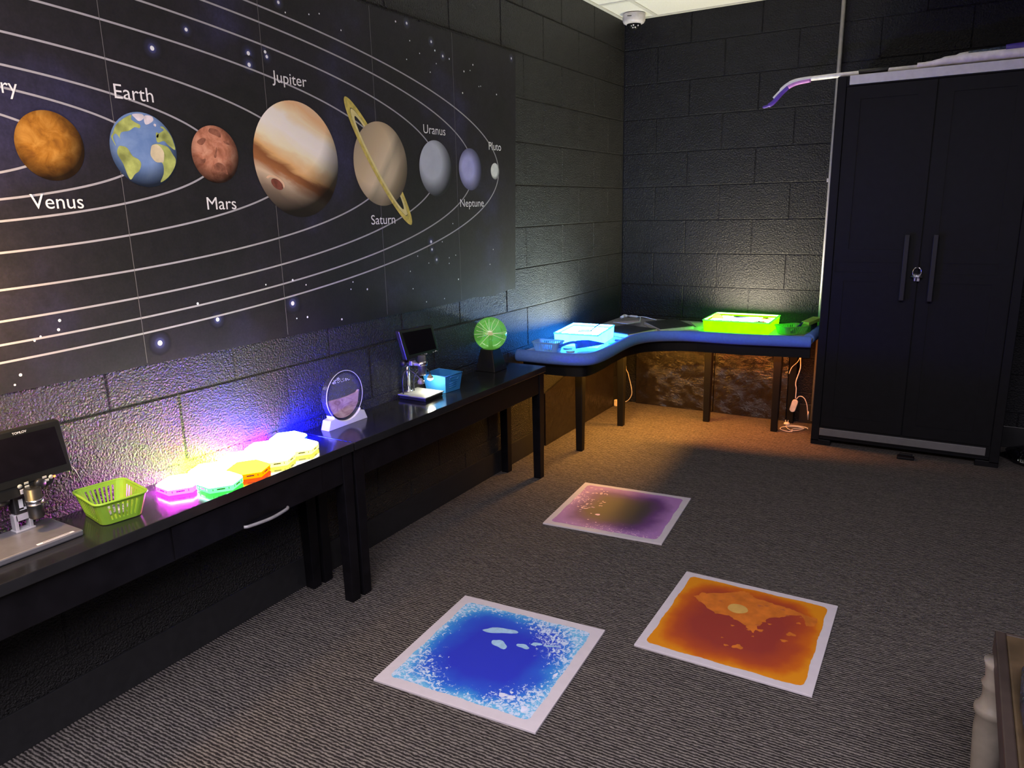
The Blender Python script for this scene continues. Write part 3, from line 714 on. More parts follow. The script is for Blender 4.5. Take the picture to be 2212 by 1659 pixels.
# ------------------------------------------------------------------ small screen microscope
t = thing('digital_microscope', 'small digital microscope with lit lamp beside the blue bin', 'microscope', (.07, -2.27, TB))
mb = MB(); mb.prism([(.014, -2.332, TB + .001), (.148, -2.335, TB + .001), (.144, -2.215, TB + .001), (.014, -2.213, TB + .001)], (0, 0, .014), 0, .002); mb.done('base_box', black_plastic, t)
mb = MB(); mb.prism([(.010, -2.336, TB + .0152), (.152, -2.339, TB + .0152), (.148, -2.211, TB + .0152), (.010, -2.209, TB + .0152)], (0, 0, .0045), 0, .001); mb.done('base_plate', M('plate_grey', (.30, .30, .31), .45, .5, .2), t)
mb = MB(); mb.tube([(.026, -2.285, TB + .02), (.026, -2.285, .737)], .0085, 20); mb.lathe([(.0, .0), (.016, .0), (.015, .008), (.0, .008)], (.026, -2.285, TB + .02), 20); mb.done('column', chrome, t)
mb = MB(); mb.box(.015, .060, -2.298, -2.272, .692, .712, 0, .003); mb.box(.055, .088, -2.285, -2.250, .690, .702, 0, .003)
mb.done('arm', M('silver_arm', (.5, .48, .55), .35, .5, .6), t)
mb = MB(); mb.lathe([(.0, -.030), (.012, -.028), (.0145, -.018), (.0145, .0), (.0, .001)], (.032, -2.297, .703), 20, 0, 'Y'); mb.done('focus_knob', black_plastic, t)
cx, cy = .082, -2.262
mb = MB(); mb.lathe([(.0, .649), (.012, .649), (.0165, .654), (.0185, .690)], (cx, cy, 0), 28, 0); mb.lathe([(.0185, .690), (.0225, .691), (.0225, .706), (.0185, .707)], (cx, cy, 0), 28, 1); mb.lathe([(.0185, .707), (.0185, .732), (.0, .732)], (cx, cy, 0), 28, 0)
mb.done('lens_barrel', [M('gunmetal', (.12, .12, .13), .3, .5, .7), chrome], t)
TL2 = math.radians(-9)
def sc2(x, y, z): return (.078 + x + (z - .722) * math.tan(TL2), y + .0 * x, z)
mb = MB(); mb.prism([sc2(0, -2.348, .7245), sc2(0, -2.139, .7225), sc2(0, -2.150, .836), sc2(0, -2.366, .842)], (-.020, 0, 0), 0, .003); s_ = mb.done('monitor', black_plastic, t)
mb = MB(); mb.poly([sc2(.0006, -2.330, .7425), sc2(.0006, -2.153, .7385), sc2(.0006, -2.166, .8265), sc2(.0006, -2.350, .8325)]); mb.done('screen', screen_glass, s_)
mb = MB(); put_text(mb, 'Lepus', -2.254, -2.219, .0066, lambda u, v: sc2(.0008, u, .7275 + v), 0); mb.done('maker_lettering', letter, s_)
for y, z, r in ((-2.178, .7285, .0016), (-2.166, .7288, .0012), (-2.160, .7305, .002), (-2.152, .7285, .001)): mb = MB(); mb.sphere(sc2(.0008, y, z), r, 0, 8, 5); mb.done('button', letter, s_)
mb = MB()
mb.tube(crom([(.030, -2.345 + .02, TB + .02), (.030, -2.326, .63), (.035, -2.318, .668), (.055, -2.305, .674), (.085, -2.300, .655), (.100, -2.298, .640)], 7), .0024, 8)
mb.tube(crom([(.035, -2.262, TB + .02), (.035, -2.262, .620), (.045, -2.258, .650), (.065, -2.245, .672), (.085, -2.232, .668), (.095, -2.228, .650), (.098, -2.232, .640)], 7), .0024, 8)
mb.done('gooseneck', M('gooseneck_black', (.05, .05, .05), .3, .5, .6), t)
mb = MB(); d = Vector((.35, .1, -.9)).normalized()
mb.lathe([(.004, .012), (.0125, .002), (.0135, -.010), (.0120, -.0105), (.0, -.006)], (.101, -2.298, .634), 20); mb.done('lamp_head', M('lamp_head_clear', (.25, .22, .2), .15, .6), t)
mb = MB(); mb.lathe([(.004, .014), (.011, .006), (.0125, .0)], (.100, -2.236, .634), 20, 0); mb.done('lamp_head', M('lamp_head_grey', (.3, .27, .2), .3, .5), t)
mb = MB(); mb.sphere((.100, -2.236, .6335), .0122, 0, 18, 10, (1, 1, .8), -PI / 2, .1); mb.done('lamp_bulb', ME('lamp_white', (230, 225, 160)), t, 'lit white lamp bulb')

# ------------------------------------------------------------------ blue bin
t = thing('storage_bin', 'small solid blue bin with handle slot behind the small microscope', 'bin', (.085, -2.125, TB))
bb = M('blue_bin_plastic', (.032, .20, .50), .35, .5, var=.05)
def bin_ring(z, f):
    c = Vector((.086, -2.128)); q = [Vector((.024, -2.187)), Vector((.142, -2.190)), Vector((.151, -2.082)), (Vector((.022, -2.071)))]
    return [(*(c + (v - c) * f), z) for v in q]
mb = MB()
A, B, C, D = bin_ring(TB + .001, .84), bin_ring(.633, 1.0), bin_ring(.633, .965), bin_ring(TB + .004, .80)
vs = A + B + C + D
fs = [[3, 2, 1, 0], [12, 13, 14, 15]]
for i in range(4):
    j = (i + 1) % 4; fs += [[i, j, 4 + j, 4 + i], [4 + i, 4 + j, 8 + j, 8 + i], [8 + i, 8 + j, 12 + j, 12 + i]]
mb.add(vs, fs, 0); mb.done('bin_body', bb, t)
mb = MB(); q = bin_ring(.633, 1.015); mb.tube(q + [], .0022, 8, 0, True); mb.done('rim', bb, t)
mb = MB()
def onface(u, z):                                       # end face that looks at the camera
    f = .84 + .16 * (z - TB) / .073
    r_ = bin_ring(z, f); a, b = Vector(r_[1]), Vector(r_[2]); return a + (b - a) * u + Vector((.0008, 0, 0))
mb.tube([onface(.28, .625), onface(.74, .623), onface(.78, .618), onface(.74, .609), onface(.30, .611), onface(.26, .616)], .0014, 6, 0, True)
for k, z in enumerate((.598, .589, .580)): mb.tube([onface(.25, z), onface(.7, z)], .0012, 6)
mb.done('handle_slot', M('blue_bin_edge', (.04, .22, .5), .4), t)

# ------------------------------------------------------------------ plasma globe
t = thing('plasma_globe', 'glowing green plasma globe on a black pyramid base', 'lamp', (.055, -1.70, TB))
gc = Vector((.066, -1.722, .7335)); gr = .0765
m, nt, out = nt_of('green_plasma_glass')
tr = N(nt, 'ShaderNodeBsdfTransparent'); tr.inputs['Color'].default_value = (.82, .95, .8, 1)
em = N(nt, 'ShaderNodeEmission', Strength=.95); lw = N(nt, 'ShaderNodeTexNoise', Scale=16.)
tc = nt.nodes.new('ShaderNodeTexCoord'); nt.links.new(tc.outputs['Object'], lw.inputs['Vector'])
nt.links.new(ramp_out(nt, lw, [(.3, (.20, .72, .08)), (.7, (.26, .82, .12))]), em.inputs['Color'])
gs = N(nt, 'ShaderNodeBsdfGlossy', Roughness=.05); fr = N(nt, 'ShaderNodeFresnel', IOR=1.45)
m1 = N(nt, 'ShaderNodeMixShader'); m1.inputs[0].default_value = .34; nt.links.new(tr.outputs[0], m1.inputs[1]); nt.links.new(em.outputs[0], m1.inputs[2])
m2 = N(nt, 'ShaderNodeMixShader'); nt.links.new(math_(nt, 'MULTIPLY', fr.outputs[0], .6), m2.inputs[0]); nt.links.new(m1.outputs[0], m2.inputs[1]); nt.links.new(gs.outputs[0], m2.inputs[2]); nt.links.new(m2.outputs[0], out.inputs[0])
mb = MB(); mb.sphere(gc, gr, 0, 48, 28); mb.done('glass_globe', m, t)
mb = MB(); mb.lathe([(.0, .662), (.0105, .662), (.0095, .70), (.0095, .727), (.0, .727)], (gc.x, gc.y, 0), 20); mb.done('electrode_post', M('dark_green_glass', (.05, .22, .05), .15, .6), t)
mb = MB(); mb.sphere(gc, .0115, 0, 18, 10); mb.done('electrode_ball', ME('pink_electrode', (.85, .33, .42), .3), t)
mb = MB()
cu = Vector((math.cos(.55), math.sin(.55), 0))  # image-right on the ground plane as seen across the bench
for ang, dp in ((100, .3), (75, .2), (118, .4), (52, -.2), (150, .2), (165, .5), (180, .1), (8, .2), (-25, .4), (-5, -.4), (215, .5), (130, -.3), (200, -.5)):
    a = math.radians(ang); dr = (cu * math.cos(a) + Vector((0, 0, 1)) * math.sin(a) + Vector((.8, -.5, 0)) * dp).normalized()
    sd = dr.cross(Vector((.3, .5, .8))).normalized(); k = random.uniform(-.006, .006)
    mb.tube([gc + dr * (.011 + (gr - .013) * s) + sd * k * math.sin(s * PI) for s in (0, .15, .3, .45, .6, .75, .9, 1.)], [.0014, .0011, .0009, .0008, .0008, .0008, .0008, .0009], 6)
mb.done('filament', ME('pink_filament', (.95, .62, .66)), t)
mb = MB()
bx, by = .052, -1.6825
def sq(h, z, rot=0): return [(bx + gc.x * 0 + h * a, by + h * b * 1.05, z) for a, b in ((-1, -1), (1, -1), (1, 1), (-1, 1))]
mb.frustum([(.004, -1.765, TB), (.112, -1.765, TB), (.112, -1.655, TB), (.004, -1.655, TB)], [(gc.x - .034, gc.y - .036, .664), (gc.x + .030, gc.y - .036, .664), (gc.x + .030, gc.y + .036, .664), (gc.x - .034, gc.y + .036, .664)], 0, .003)
mb.done('pyramid_base', M('matt_black_base', (.007, .007, .007), .5, .3), t)
mb = MB(); mb.box(.1075, .1095, -1.688, -1.676, TB + .016, TB + .022, 0); mb.done('switch', black_plastic, t)

# ------------------------------------------------------------------ kidney table with foam edging
TK = .58
path = [(.014, -1.392), (.08, -1.389), (.20, -1.389), (.309, -1.376), (.377, -1.343), (.402, -1.275), (.400, -1.133), (.386, -.95), (.382, -.79), (.396, -.69), (.436, -.612), (.50, -.556), (.62, -.505), (.75, -.498), (.9, -.492), (1.054, -.466), (1.16, -.447), (1.262, -.428)]
sm = crom([(x, y, 0) for x, y in path], 6)
t = thing('kidney_table', 'curved black kidney table in the corner holding the two light boxes', 'table', (.5, -.45, 0))
m, nt, out = nt_of('speckled_laminate'); p = nt.nodes.new('ShaderNodeBsdfPrincipled'); tc = nt.nodes.new('ShaderNodeTexCoord')
nn = N(nt, 'ShaderNodeTexNoise', Scale=45., Detail=8., Roughness=.75); nt.links.new(tc.outputs['Object'], nn.inputs['Vector'])
nt.links.new(ramp_out(nt, nn, [(.35, (.22, .22, .23)), (.6, (.46, .46, .47))]), p.inputs['Base Color']); p.inputs['Roughness'].default_value = .4; nt.links.new(p.outputs[0], out.inputs[0])
mb = MB(); mb.prism([(p_.x, p_.y, TK - .026) for p_ in sm] + [(1.262, -.030, TK - .026), (.014, -.030, TK - .026)], (0, 0, .026), 0); mb.done('table_top', m, t)
blk = M('black_table_frame', (.0035, .0035, .004), .5, .22)
ins = []
for i, p_ in enumerate(sm):
    a, b = sm[max(i - 1, 0)], sm[min(i + 1, len(sm) - 1)]; d = (b - a).normalized(); nrm = Vector((-d.y, d.x, 0)); ins.append(p_ + nrm * .035)
ins = [q for q in ins if q.x > .02]
mb = MB(); vs, fs = [], []
for q in ins:
    for o, z in ((0, .474), (0, TK - .026), (.018, TK - .026), (.018, .474)):
        vs.append((q.x - 0, q.y + o, z) if True else 0)
for i in range(len(ins) - 1):
    for k in range(4): fs.append([4 * i + k, 4 * i + (k + 1) % 4, 4 * i + 4 + (k + 1) % 4, 4 * i + 4 + k])
fs += [[0, 1, 2, 3], [4 * len(ins) - 4 + k for k in (3, 2, 1, 0)]]
mb.add(vs, fs, 0); mb.done('apron', blk, t)
for x, y in ((.221, -1.088), (.236, -.552), (.666, -.236), (1.070, -.258), (1.118, -.035)):
    mb = MB(); mb.frustum([(x - .018, y - .018, 0), (x + .018, y - .018, 0), (x + .018, y + .018, 0), (x - .018, y + .018, 0)], [(x - .024, y - .024, TK - .026), (x + .024, y - .024, TK - .026), (x + .024, y + .024, TK - .026), (x - .024, y + .024, TK - .026)], 0, .004); mb.done('leg', blk, t)
foam = M('blue_foam', (.105, .205, .60), .85, .25, var=.06, vs=90, bump=(260, .15, .001))
mb = MB(); rr = .0305
pp = [Vector((p_.x, p_.y, .568)) for p_ in sm]
mb.tube(pp, rr, 20); o_ = mb.done('foam_edge', foam, t, 'blue foam tube along the curved edge')
mb = MB(); mb.tube(crom([(1.238, -.365, .572), (1.245, -.25, .572), (1.245, -.10, .572), (1.245, -.04, .572)], 5), rr * .95, 18); mb.done('foam_edge', foam, t, 'blue foam tube along the end by the cabinet')

# light boxes
def light_box(label, q, side, rim_c, floor_c, z0=TK, h=.070):
    """shallow tub; q = rim corners, counter-clockwise"""
    c = sum((Vector(p_) for p_ in q), Vector((0, 0))) / 4
    t = thing('light_box', label, 'light box', (c.x, c.y, z0), 'glowing light boxes on the kidney table')
    def ring(f, z): return [(*(c + (Vector(p_) - c) * f), z) for p_ in q]
    mb = MB(); A, B, C, D = ring(.955, z0 + .001), ring(.98, z0 + h - .006), ring(.95, z0 + h - .006), ring(.935, z0 + .050)
    fs = []
    for i in range(4):
        j = (i + 1) % 4; fs += [[i, j, 4 + j, 4 + i], [8 + i, 8 + j, 12 + j, 12 + i]]
    fs.append([3, 2, 1, 0]); mb.add(A + B + C + D, fs, 0); mb.done('tub', side, t)
    mb = MB(); A, B, C, D = ring(.98, z0 + h - .008), ring(1.0, z0 + h - .006), ring(1.0, z0 + h), ring(.95, z0 + h)
    E = ring(.945, z0 + h - .008); vs = A + B + C + D + E; fs = []
    for i in range(4):
        j = (i + 1) % 4
        for k in range(4): fs.append([4 * k + i, 4 * k + j, 4 * k + 4 + j, 4 * k + 4 + i])
        fs.append([16 + i, 16 + j, j, i])
    mb.add(vs, fs, 0); mb.done('lip', rim_c, t)
    mb = MB(); mb.poly(ring(.937, z0 + .051)); mb.done('glowing_floor', floor_c, t)
    return t, c
light_box('white-blue glowing light box at the left end of the kidney table', [(.085, -1.132), (.337, -1.118), (.280, -.768), (.030, -.782)],
          ME('ice_blue_side', (.62, 9, 36), .15), MTL('ice_lip', (.45, .72, .76), .5), ME('white_glow', (60, 70, 60), .12))
light_box('lime green glowing light box with toys at the right of the kidney table', [(.660, -.385), (1.035, -.372), (1.026, -.045), (.652, -.060)],
          ME('lime_side', (.52, 9, .0), .2), MTL('lime_lip', (.35, .62, .30), .5), ME('warm_glow', (74, 63, 42), .12))
# things in and around the boxes
t = thing('sieve', 'small wire sieve with blue handle lying in the white-blue light box', 'sieve', (.19, -.95, TK + .037))
mb = MB(); c = Vector((.190, -.965, TK + .058)); mb.tube([c + Vector((.036 * math.cos(a), .036 * math.sin(a), 0)) for a in [2 * PI * i / 24 for i in range(24)]], .0028, 6, 0, True)
for i in range(-5, 6):
    l = math.sqrt(.035 ** 2 - (i * .006) ** 2); mb.tube([c + Vector((i * .006, -l, 0)), c + Vector((i * .006, l, 0))], .0011, 5); mb.tube([c + Vector((-l, i * .006, -.001)), c + Vector((l, i * .006, -.001))], .0011, 5)
mb.done('mesh_hoop', M('teal_wire', (.10, .28, .32), .4, .5), t)
mb = MB(); mb.tube(crom([c + Vector((.022, .03, .0)), c + Vector((.03, .06, .012)), c + Vector((.035, .10, .022)), c + Vector((.036, .11, .023))], 5), .0055, 10, 0, flat=.6); mb.done('handle', M('steel_blue_plastic', (.08, .28, .48), .4), t)
basket('pale blue slotted basket at the left end of the kidney table', .136, -1.290, TK, .146, .104, .118, .078, .055, 3, blue_bsk, 9, 7, GB)
# scoop
t = thing('scoop', 'blue plastic scoop resting on the kidney table before the white-blue box', 'scoop', (.30, -1.19, TK))
sb = MTL('royal_blue_plastic', (.07, .34, .80), .6)
Rm = Matrix.Translation((.320, -1.212, TK + .024)) @ Matrix.Rotation(math.radians(38), 4, 'Z') @ Matrix.Rotation(math.radians(-14), 4, 'X') @ Matrix.Rotation(math.radians(-6), 4, 'Y')
mb = MB()
def loop(x, w_, h_, th=0): return [(x, -w_ / 2 + th, h_), (x, -w_ / 2 * .86 + th, th), (x, w_ / 2 * .86 - th, th), (x, w_ / 2 - th, h_)]
secs = [(-.055, .06, .038), (-.035, .10, .036), (.0, .125, .030), (.05, .135, .012), (.075, .132, .003)]
vs, fs = [], []
for x, w_, h_ in secs: vs += loop(x, w_, h_) + loop(x, w_, h_, .003)
for i in range(len(secs) - 1):
    for k in range(3):
        a = 8 * i + k; fs += [[a, a + 1, a + 9, a + 8], [a + 5, a + 4, a + 12, a + 13]]
    fs += [[8 * i, 8 * i + 8, 8 * i + 12, 8 * i + 4], [8 * i + 3, 8 * i + 7, 8 * i + 15, 8 * i + 11]]
e = 8 * (len(secs) - 1); fs += [[0, 3, 2, 1], [4, 5, 6, 7]] + [[e + k, e + k + 1, e + 5 + k, e + 4 + k] for k in range(3)]
mb.add([tuple(Rm @ Vector(v)) for v in vs], fs, 0); mb.done('pan', sb, t)
mb = MB(); mb.tube([Rm @ Vector(v) for v in crom([(-.052, 0, .030), (-.075, 0, .034), (-.11, 0, .030), (-.142, 0, .022), (-.147, 0, .021)], 4)], [.012] * 4 + [.0115] * 6 + [.011] * 5 + [.008, .003], 12, 0, flat=.55); mb.done('handle', sb, t)
for i, (x, y, r, z, c, l, nm) in enumerate(((.196, -1.185, .024, 0, (.2, .55, .7), 'pale blue disc between the pale blue basket and the light box', 'disc'), (.243, -1.250, .022, 0, (.35, .62, .72), 'pale blue disc lying flat before the scoop handle', 'disc'), (.345, -.962, .017, 0, (.12, .62, .02), 'bright green counter on the table beside the white-blue box', 'counter'))):
    mb = MB(); mb.lathe([(r, 0), (r, .004), (r * .8, .0055), (0, .005)], (x, y, TK + .0005), 24); tag(mb.done(nm, M('disc_plastic', c, .3, .5)), l, nm)
mb = MB(); mb.box(-.017, .017, -.006, .006, 0, .007, 0, .002, 2, Matrix.Translation((.343, -.872, TK + .0005)) @ Matrix.Rotation(.3, 4, 'Z')); tag(mb.done('counter', M('navy_plastic', (.015, .03, .25), .35)), 'navy blue counter near the curved edge beside the white-blue box', 'counter')

# dark activity trays
def tray(label, o, u, v, lu, lv, edge, z=TK):
    u, v = Vector(u).normalized(), Vector(v).normalized(); o = Vector(o)
    t = thing('activity_tray', label, 'tray', (*(o + u * lu / 2 + v * lv / 2), z), 'dark topped flat trays on the kidney table')
    q = [o, o + u * lu, o + u * lu + v * lv, o + v * lv]
    mb = MB(); mb.prism([(p_.x, p_.y, z + .0005) for p_ in q], (0, 0, .019), 0, .003); mb.done('tray_body', edge, t)
    c = sum(q, Vector((0, 0))) / 4
    mb = MB(); mb.prism([(*(c + (p_ - c) * .955), z + .0195) for p_ in q], (0, 0, .004), 0, .0012); mb.done('dark_sheet', M('dark_mottled_sheet', (.035, .035, .035), .45, .5, var=.7, vs=60, bump=(70, .5, .003)), t)
    return t
tray_edge = M('cream_edge', (.55, .56, .42), .4)
tray('dark topped tray next to the white-blue light box', (.362, -.775), (.310, .951), (-.951, .310), .262, .24, tray_edge)
tray('dark topped tray in the middle between the two light boxes', (.462, -.535), (.59, .807), (-.62, .784), .235, .30, M('grey_edge', (.50, .49, .46), .4))
mb = MB(); mb.prism([(.120, -.415, TK + .0245), (.232, -.290, TK + .0245), (.268, -.340, TK + .0245), (.225, -.445, TK + .0245)], (0, 0, .003), 0, .0008)
tag(mb.done('white_card', M('white_card', (.55, .5, .54), .6)), 'white card lying in the corner across the dark trays', 'card')
t = thing('power_adapter', 'white cable with two inline connectors lying in the corner of the kidney table', 'cable', (.15, -.25, TK + .02))
mb = MB(); mb.tube([(.118, -.292, .618), (.130, -.262, .624)], [.007, .011], 10); mb.tube([(.130, -.262, .624), (.140, -.235, .622)], [.011, .006], 10); mb.done('plug', white_plastic, t)
mb = MB(); mb.tube([(.152, -.232, .621), (.160, -.229, .621), (.205, -.243, .621), (.212, -.246, .621)], [.006, .009, .009, .005], 10, 0, flat=.7); mb.done('inline_switch', white_plastic, t)
mb = MB(); mb.tube(crom([(.140, -.235, .621), (.152, -.232, .621)], 3), .0025, 8); mb.tube(crom([(.212, -.246, .621), (.235, -.262, .622), (.250, -.300, .612), (.258, -.330, .609)], 5), .0025, 8); mb.tube(crom([(.212, -.246, .621), (.25, -.245, .622), (.30, -.25, .615), (.34, -.262, .611)], 5), .0025, 8); mb.done('cord', white_plastic, t)
for i, (q, l) in enumerate((([(.505, -.105), (.63, -.10), (.64, -.215), (.595, -.275)], 'pale green sheet poking out left of the lime light box'), ([(.520, -.30), (.645, -.26), (.64, -.375), (.56, -.40)], 'pale green sheet lying flat near the foam edge left of the lime box'))):
    mb = MB(); mb.prism([(x, y, TK + .001 + .0005 * i) for x, y in q], (0, 0, .003), 0); tag(mb.done('paper_sheet', M('pale_green_paper', (.5, .55, .4), .6)), l, 'sheet')
# toys in the lime box
ZT = TK + .0365
mb = MB(); n = 16; mb.prism([(.700 + .034 * math.cos(PI * i / n), -.215, TK + .053 + .030 * math.sin(PI * i / n)) for i in range(n + 1)], (.0, .012, 0), 0, .002)
tag(mb.done('half_disc', M('half_disc_green', (.05, .13, .004), .5, .2)), 'green half disc standing in the left of the lime light box', 'toy')
mb = MB(); mb.prism([(.770, -.150, TK + .056), (.800, -.175, TK + .056), (.865, -.125, TK + .056), (.790, -.125, TK + .056)], (0, 0, .006), 0, .001); tag(mb.done('toy_wedge', M('wedge_blue', (.006, .012, .09), .5, .2)), 'blue wedge toy in the middle of the lime light box', 'toy')
def star_toy(c, r, col, label, n=5):
    mb = MB(); pts = []
    for i in range(2 * n):
        a = PI * i / n; q = r if i % 2 == 0 else r * .45; pts.append((c[0] + q * math.cos(a), c[1] + q * math.sin(a), c[2]))
    mb.prism(pts, (0, 0, .010), 0, .002); tag(mb.done('star_toy', M('star_plastic', tuple(c_ * .16 for c_ in col), .5, .2)), label, 'toy')
star_toy((.965, -.150, TK + .053), .030, (.75, .28, .01), 'orange star toy at the right of the lime light box')
star_toy((.965, -.300, TK + .053), .036, (.65, .04, .02), 'red star toy at the front right corner of the lime light box', 6)
for z0, l, c, r in ((0, 1, 1, 1),): pass
basket('green slotted basket between the lime light box and the cabinet', 1.132, -.270, TK, .150, .125, .125, .10, .050, 46, green_dk, 9, 8, GB)
t = thing('toy_fin', 'dark blue fin shaped toy standing in the green basket', 'toy', (1.175, -.30, TK + .01))
mb = MB(); mb.prism([(1.122, -.292, TK + .006), (1.155, -.264, TK + .006), (1.172, -.252, TK + .040), (1.184, -.245, TK + .068), (1.160, -.266, TK + .046)], (.006, -.008, 0), 0, .001); mb.done('fin_body', M('ink_blue', (.01, .03, .09), .4), t)
mb = MB(); mb.prism([(1.168, -.185, TK + .040), (1.212, -.215, TK + .040), (1.255, -.060, TK + .052), (1.205, -.050, TK + .052)], (0, 0, .020), 0, .002); mb.prism([(1.18, -.17, TK + .001), (1.22, -.19, TK + .001), (1.235, -.08, TK + .001), (1.19, -.07, TK + .001)], (0, 0, .040), 1, .001)
tag(mb.done('green_book', [M('book_cover', (.35, .62, .10), .45), M('book_stack_dark', (.03, .06, .03), .5)]), 'light green box lying behind the green basket against the cabinet', 'box')

# ------------------------------------------------------------------ glossy black sheets under the kidney table
def sheet_mat(name):
    m, nt, out = nt_of(name); p = nt.nodes.new('ShaderNodeBsdfPrincipled'); tc = nt.nodes.new('ShaderNodeTexCoord')
    n1 = N(nt, 'ShaderNodeTexNoise', Scale=11., Detail=7., Roughness=.68, Distortion=2.6); nt.links.new(tc.outputs['Object'], n1.inputs['Vector'])
    b = N(nt, 'ShaderNodeBump', Strength=.4, Distance=.025); nt.links.new(n1.outputs['Fac'], b.inputs['Height']); nt.links.new(b.outputs['Normal'], p.inputs['Normal'])
    nt.links.new(ramp_out(nt, n1, [(.3, (.008, .006, .005)), (.7, (.017, .013, .010))]), p.inputs['Base Color']); p.inputs['Roughness'].default_value = .13; p.inputs['Specular IOR Level'].default_value = .6
    nt.links.new(p.outputs[0], out.inputs[0]); return m
shm = sheet_mat('crinkled_black_sheet')
mb = MB(); mb.prism([(.006, -1.106, .001), (.006, -.160, .001), (.006, -.160, .470), (.006, -.60, .400), (.006, -1.106, .300)], (.012, 0, 0), 0)
tag(mb.done('black_panel', shm), 'glossy black panel against the left wall under the kidney table', 'panel')
mb = MB(); mb.box(.122, .640, -.020, -.006, .001, .470, 0); tag(mb.done('black_panel', shm), 'glossy black panel against the back wall, left part under the kidney table', 'panel')
mb = MB(); mb.box(.645, 1.085, -.020, -.006, .001, .470, 0); tag(mb.done('black_panel', shm), 'glossy black panel against the back wall, right part under the kidney table', 'panel')
# light strips fixed under the table
def strip(label, pts, col, wd=.022):
    t = thing('light_strip', label, 'light', (*pts[len(pts) // 2].xy, .549), 'light strips fixed under the kidney table')
    for nm, z, mt, h in (('backing', .5535, white_plastic, -.003), ('diodes', .5502, ME('strip_glow', col, .3), 0)):
        mb = MB(); vs, fs = [], []
        for i, p_ in enumerate(pts):
            a, b = pts[max(i - 1, 0)], pts[min(i + 1, len(pts) - 1)]; d = (b - a).normalized(); n_ = Vector((-d.y, d.x, 0)) * wd / 2
            for q in ((p_ - n_), (p_ + n_)): vs.append((q.x, q.y, z))
            if h:
                for q in ((p_ + n_), (p_ - n_)): vs.append((q.x, q.y, z + h))
        k = 4 if h else 2
        for i in range(len(pts) - 1):
            if h: fs += [[k * i + j, k * i + (j + 1) % k, k * i + k + (j + 1) % k, k * i + k + j] for j in range(k)]
            else: fs.append([2 * i, 2 * i + 1, 2 * i + 3, 2 * i + 2])
        mb.add(vs, fs, 0); mb.done(nm, mt, t)
i2 = []
for i, q in enumerate(ins):
    a, b = ins[max(i - 1, 0)], ins[min(i + 1, len(ins) - 1)]; d = (b - a).normalized(); i2.append(q + Vector((-d.y, d.x, 0)) * .060)
i2 = i2[20:-4]
k1 = min(range(len(i2)), key=lambda i: abs(i2[i].x - .40) + abs(i2[i].y + .68)); k2 = min(range(len(i2)), key=lambda i: abs(i2[i].x - .70))
strip('amber light strip under the left arm of the kidney table behind the apron', i2[:k1 + 1], (330, 145, 21))
strip('amber light strip under the bend of the kidney table behind the apron', i2[k1 + 1:k2 + 1], (370, 160, 21))
strip('red-orange light strip under the right arm of the kidney table behind the apron', i2[k2 + 1:], (330, 86, 16))

# cords under the table
cordm = M('white_cord', (.75, .66, .58), .5)
mb = MB(); mb.tube(crom([(.060, -.045, .55), (.057, -.045, .265), (.075, -.045, .20), (.102, -.045, .085), (.085, -.045, .03), (.053, -.05, .006), (.02, -.10, .005)], 7), .0028, 8)
tag(mb.done('white_cable', cordm), 'white cord hanging in the corner under the kidney table', 'cord')
mb = MB(); mb.tube(crom([(.040, -.10, .545), (.036, -.105, .22), (.040, -.10, .10), (.030, -.15, .006)], 7), .0022, 8); mb.box(.024, .044, -.165, -.140, .001, .045, 0, .004)
tag(mb.done('white_cable', cordm), 'white cord with small plug block behind the corner table leg', 'cord')
t = thing('lamp_controller', 'white oval switch box hanging on a cord beside the cabinet', 'controller', (1.20, -.2, .2))
mb = MB(); mb.tube(crom([(1.191, -.2, .53), (1.186, -.2, .47), (1.179, -.2, .43), (1.181, -.2, .372), (1.162, -.2, .29), (1.167, -.2, .248), (1.166, -.2, .192)], 7), .003, 8)
mb.tube(crom([(1.172, -.2, .19), (1.182, -.2, .205), (1.197, -.2, .209), (1.215, -.2, .198), (1.230, -.2, .165), (1.238, -.2, .12), (1.241, -.2, .10)], 6), .0026, 8); mb.tube([(1.240, -.2, .125), (1.241, -.2, .10)], [.0035, .005], 8); mb.tube([(1.241, -.2, .10), (1.242, -.2, .075)], [.005, .002], 8)
mb.tube(crom([(1.183, -.2, .46), (1.165, -.2, .41), (1.135, -.2, .375), (1.122, -.2, .335)], 5), .0018, 8)
mb.done('cord', cordm, t)
mb = MB(); Rm = Matrix.Translation((1.160, -.2, .150)) @ Matrix.Rotation(math.radians(14), 4, 'Y')
mb.prism([(.0165 * math.cos(a), .006, (.022 if math.sin(a) >= 0 else -.022) + .0165 * math.sin(a)) for a in [2 * PI * i / 28 for i in range(28)]], (0, -.014, 0), 0, .003, 2, Rm); mb.done('switch_box', M('white_switch_box', (.75, .68, .6), .45), t)
mb = MB(); mb.tube(crom([(1.235, -.115, .004), (1.20, -.15, .004), (1.16, -.185, .004), (1.165, -.24, .005), (1.13, -.245, .005), (1.095, -.21, .004), (1.105, -.165, .005), (1.17, -.135, .006), (1.215, -.15, .008), (1.205, -.19, .008), (1.165, -.225, .006), (1.13, -.19, .008), (1.115, -.135, .006), (1.15, -.115, .006), (1.215, -.125, .008), (1.24, -.15, .006)], 6), .0026, 8)
tag(mb.done('coiled_cord', cordm), 'loose coil of white cord on the carpet beside the cabinet', 'cord')
mb = MB(); mb.lathe([(.018, 0), (.018, .006), (.010, .012), (.0, .012)], (1.108, -.085, .001), 16); mb.box(1.099, 1.102, -.088, -.083, .012, .026); mb.box(1.113, 1.116, -.088, -.083, .012, .026)
tag(mb.done('mains_plug', cordm), 'white two pin plug lying pins up by the back wall', 'plug')

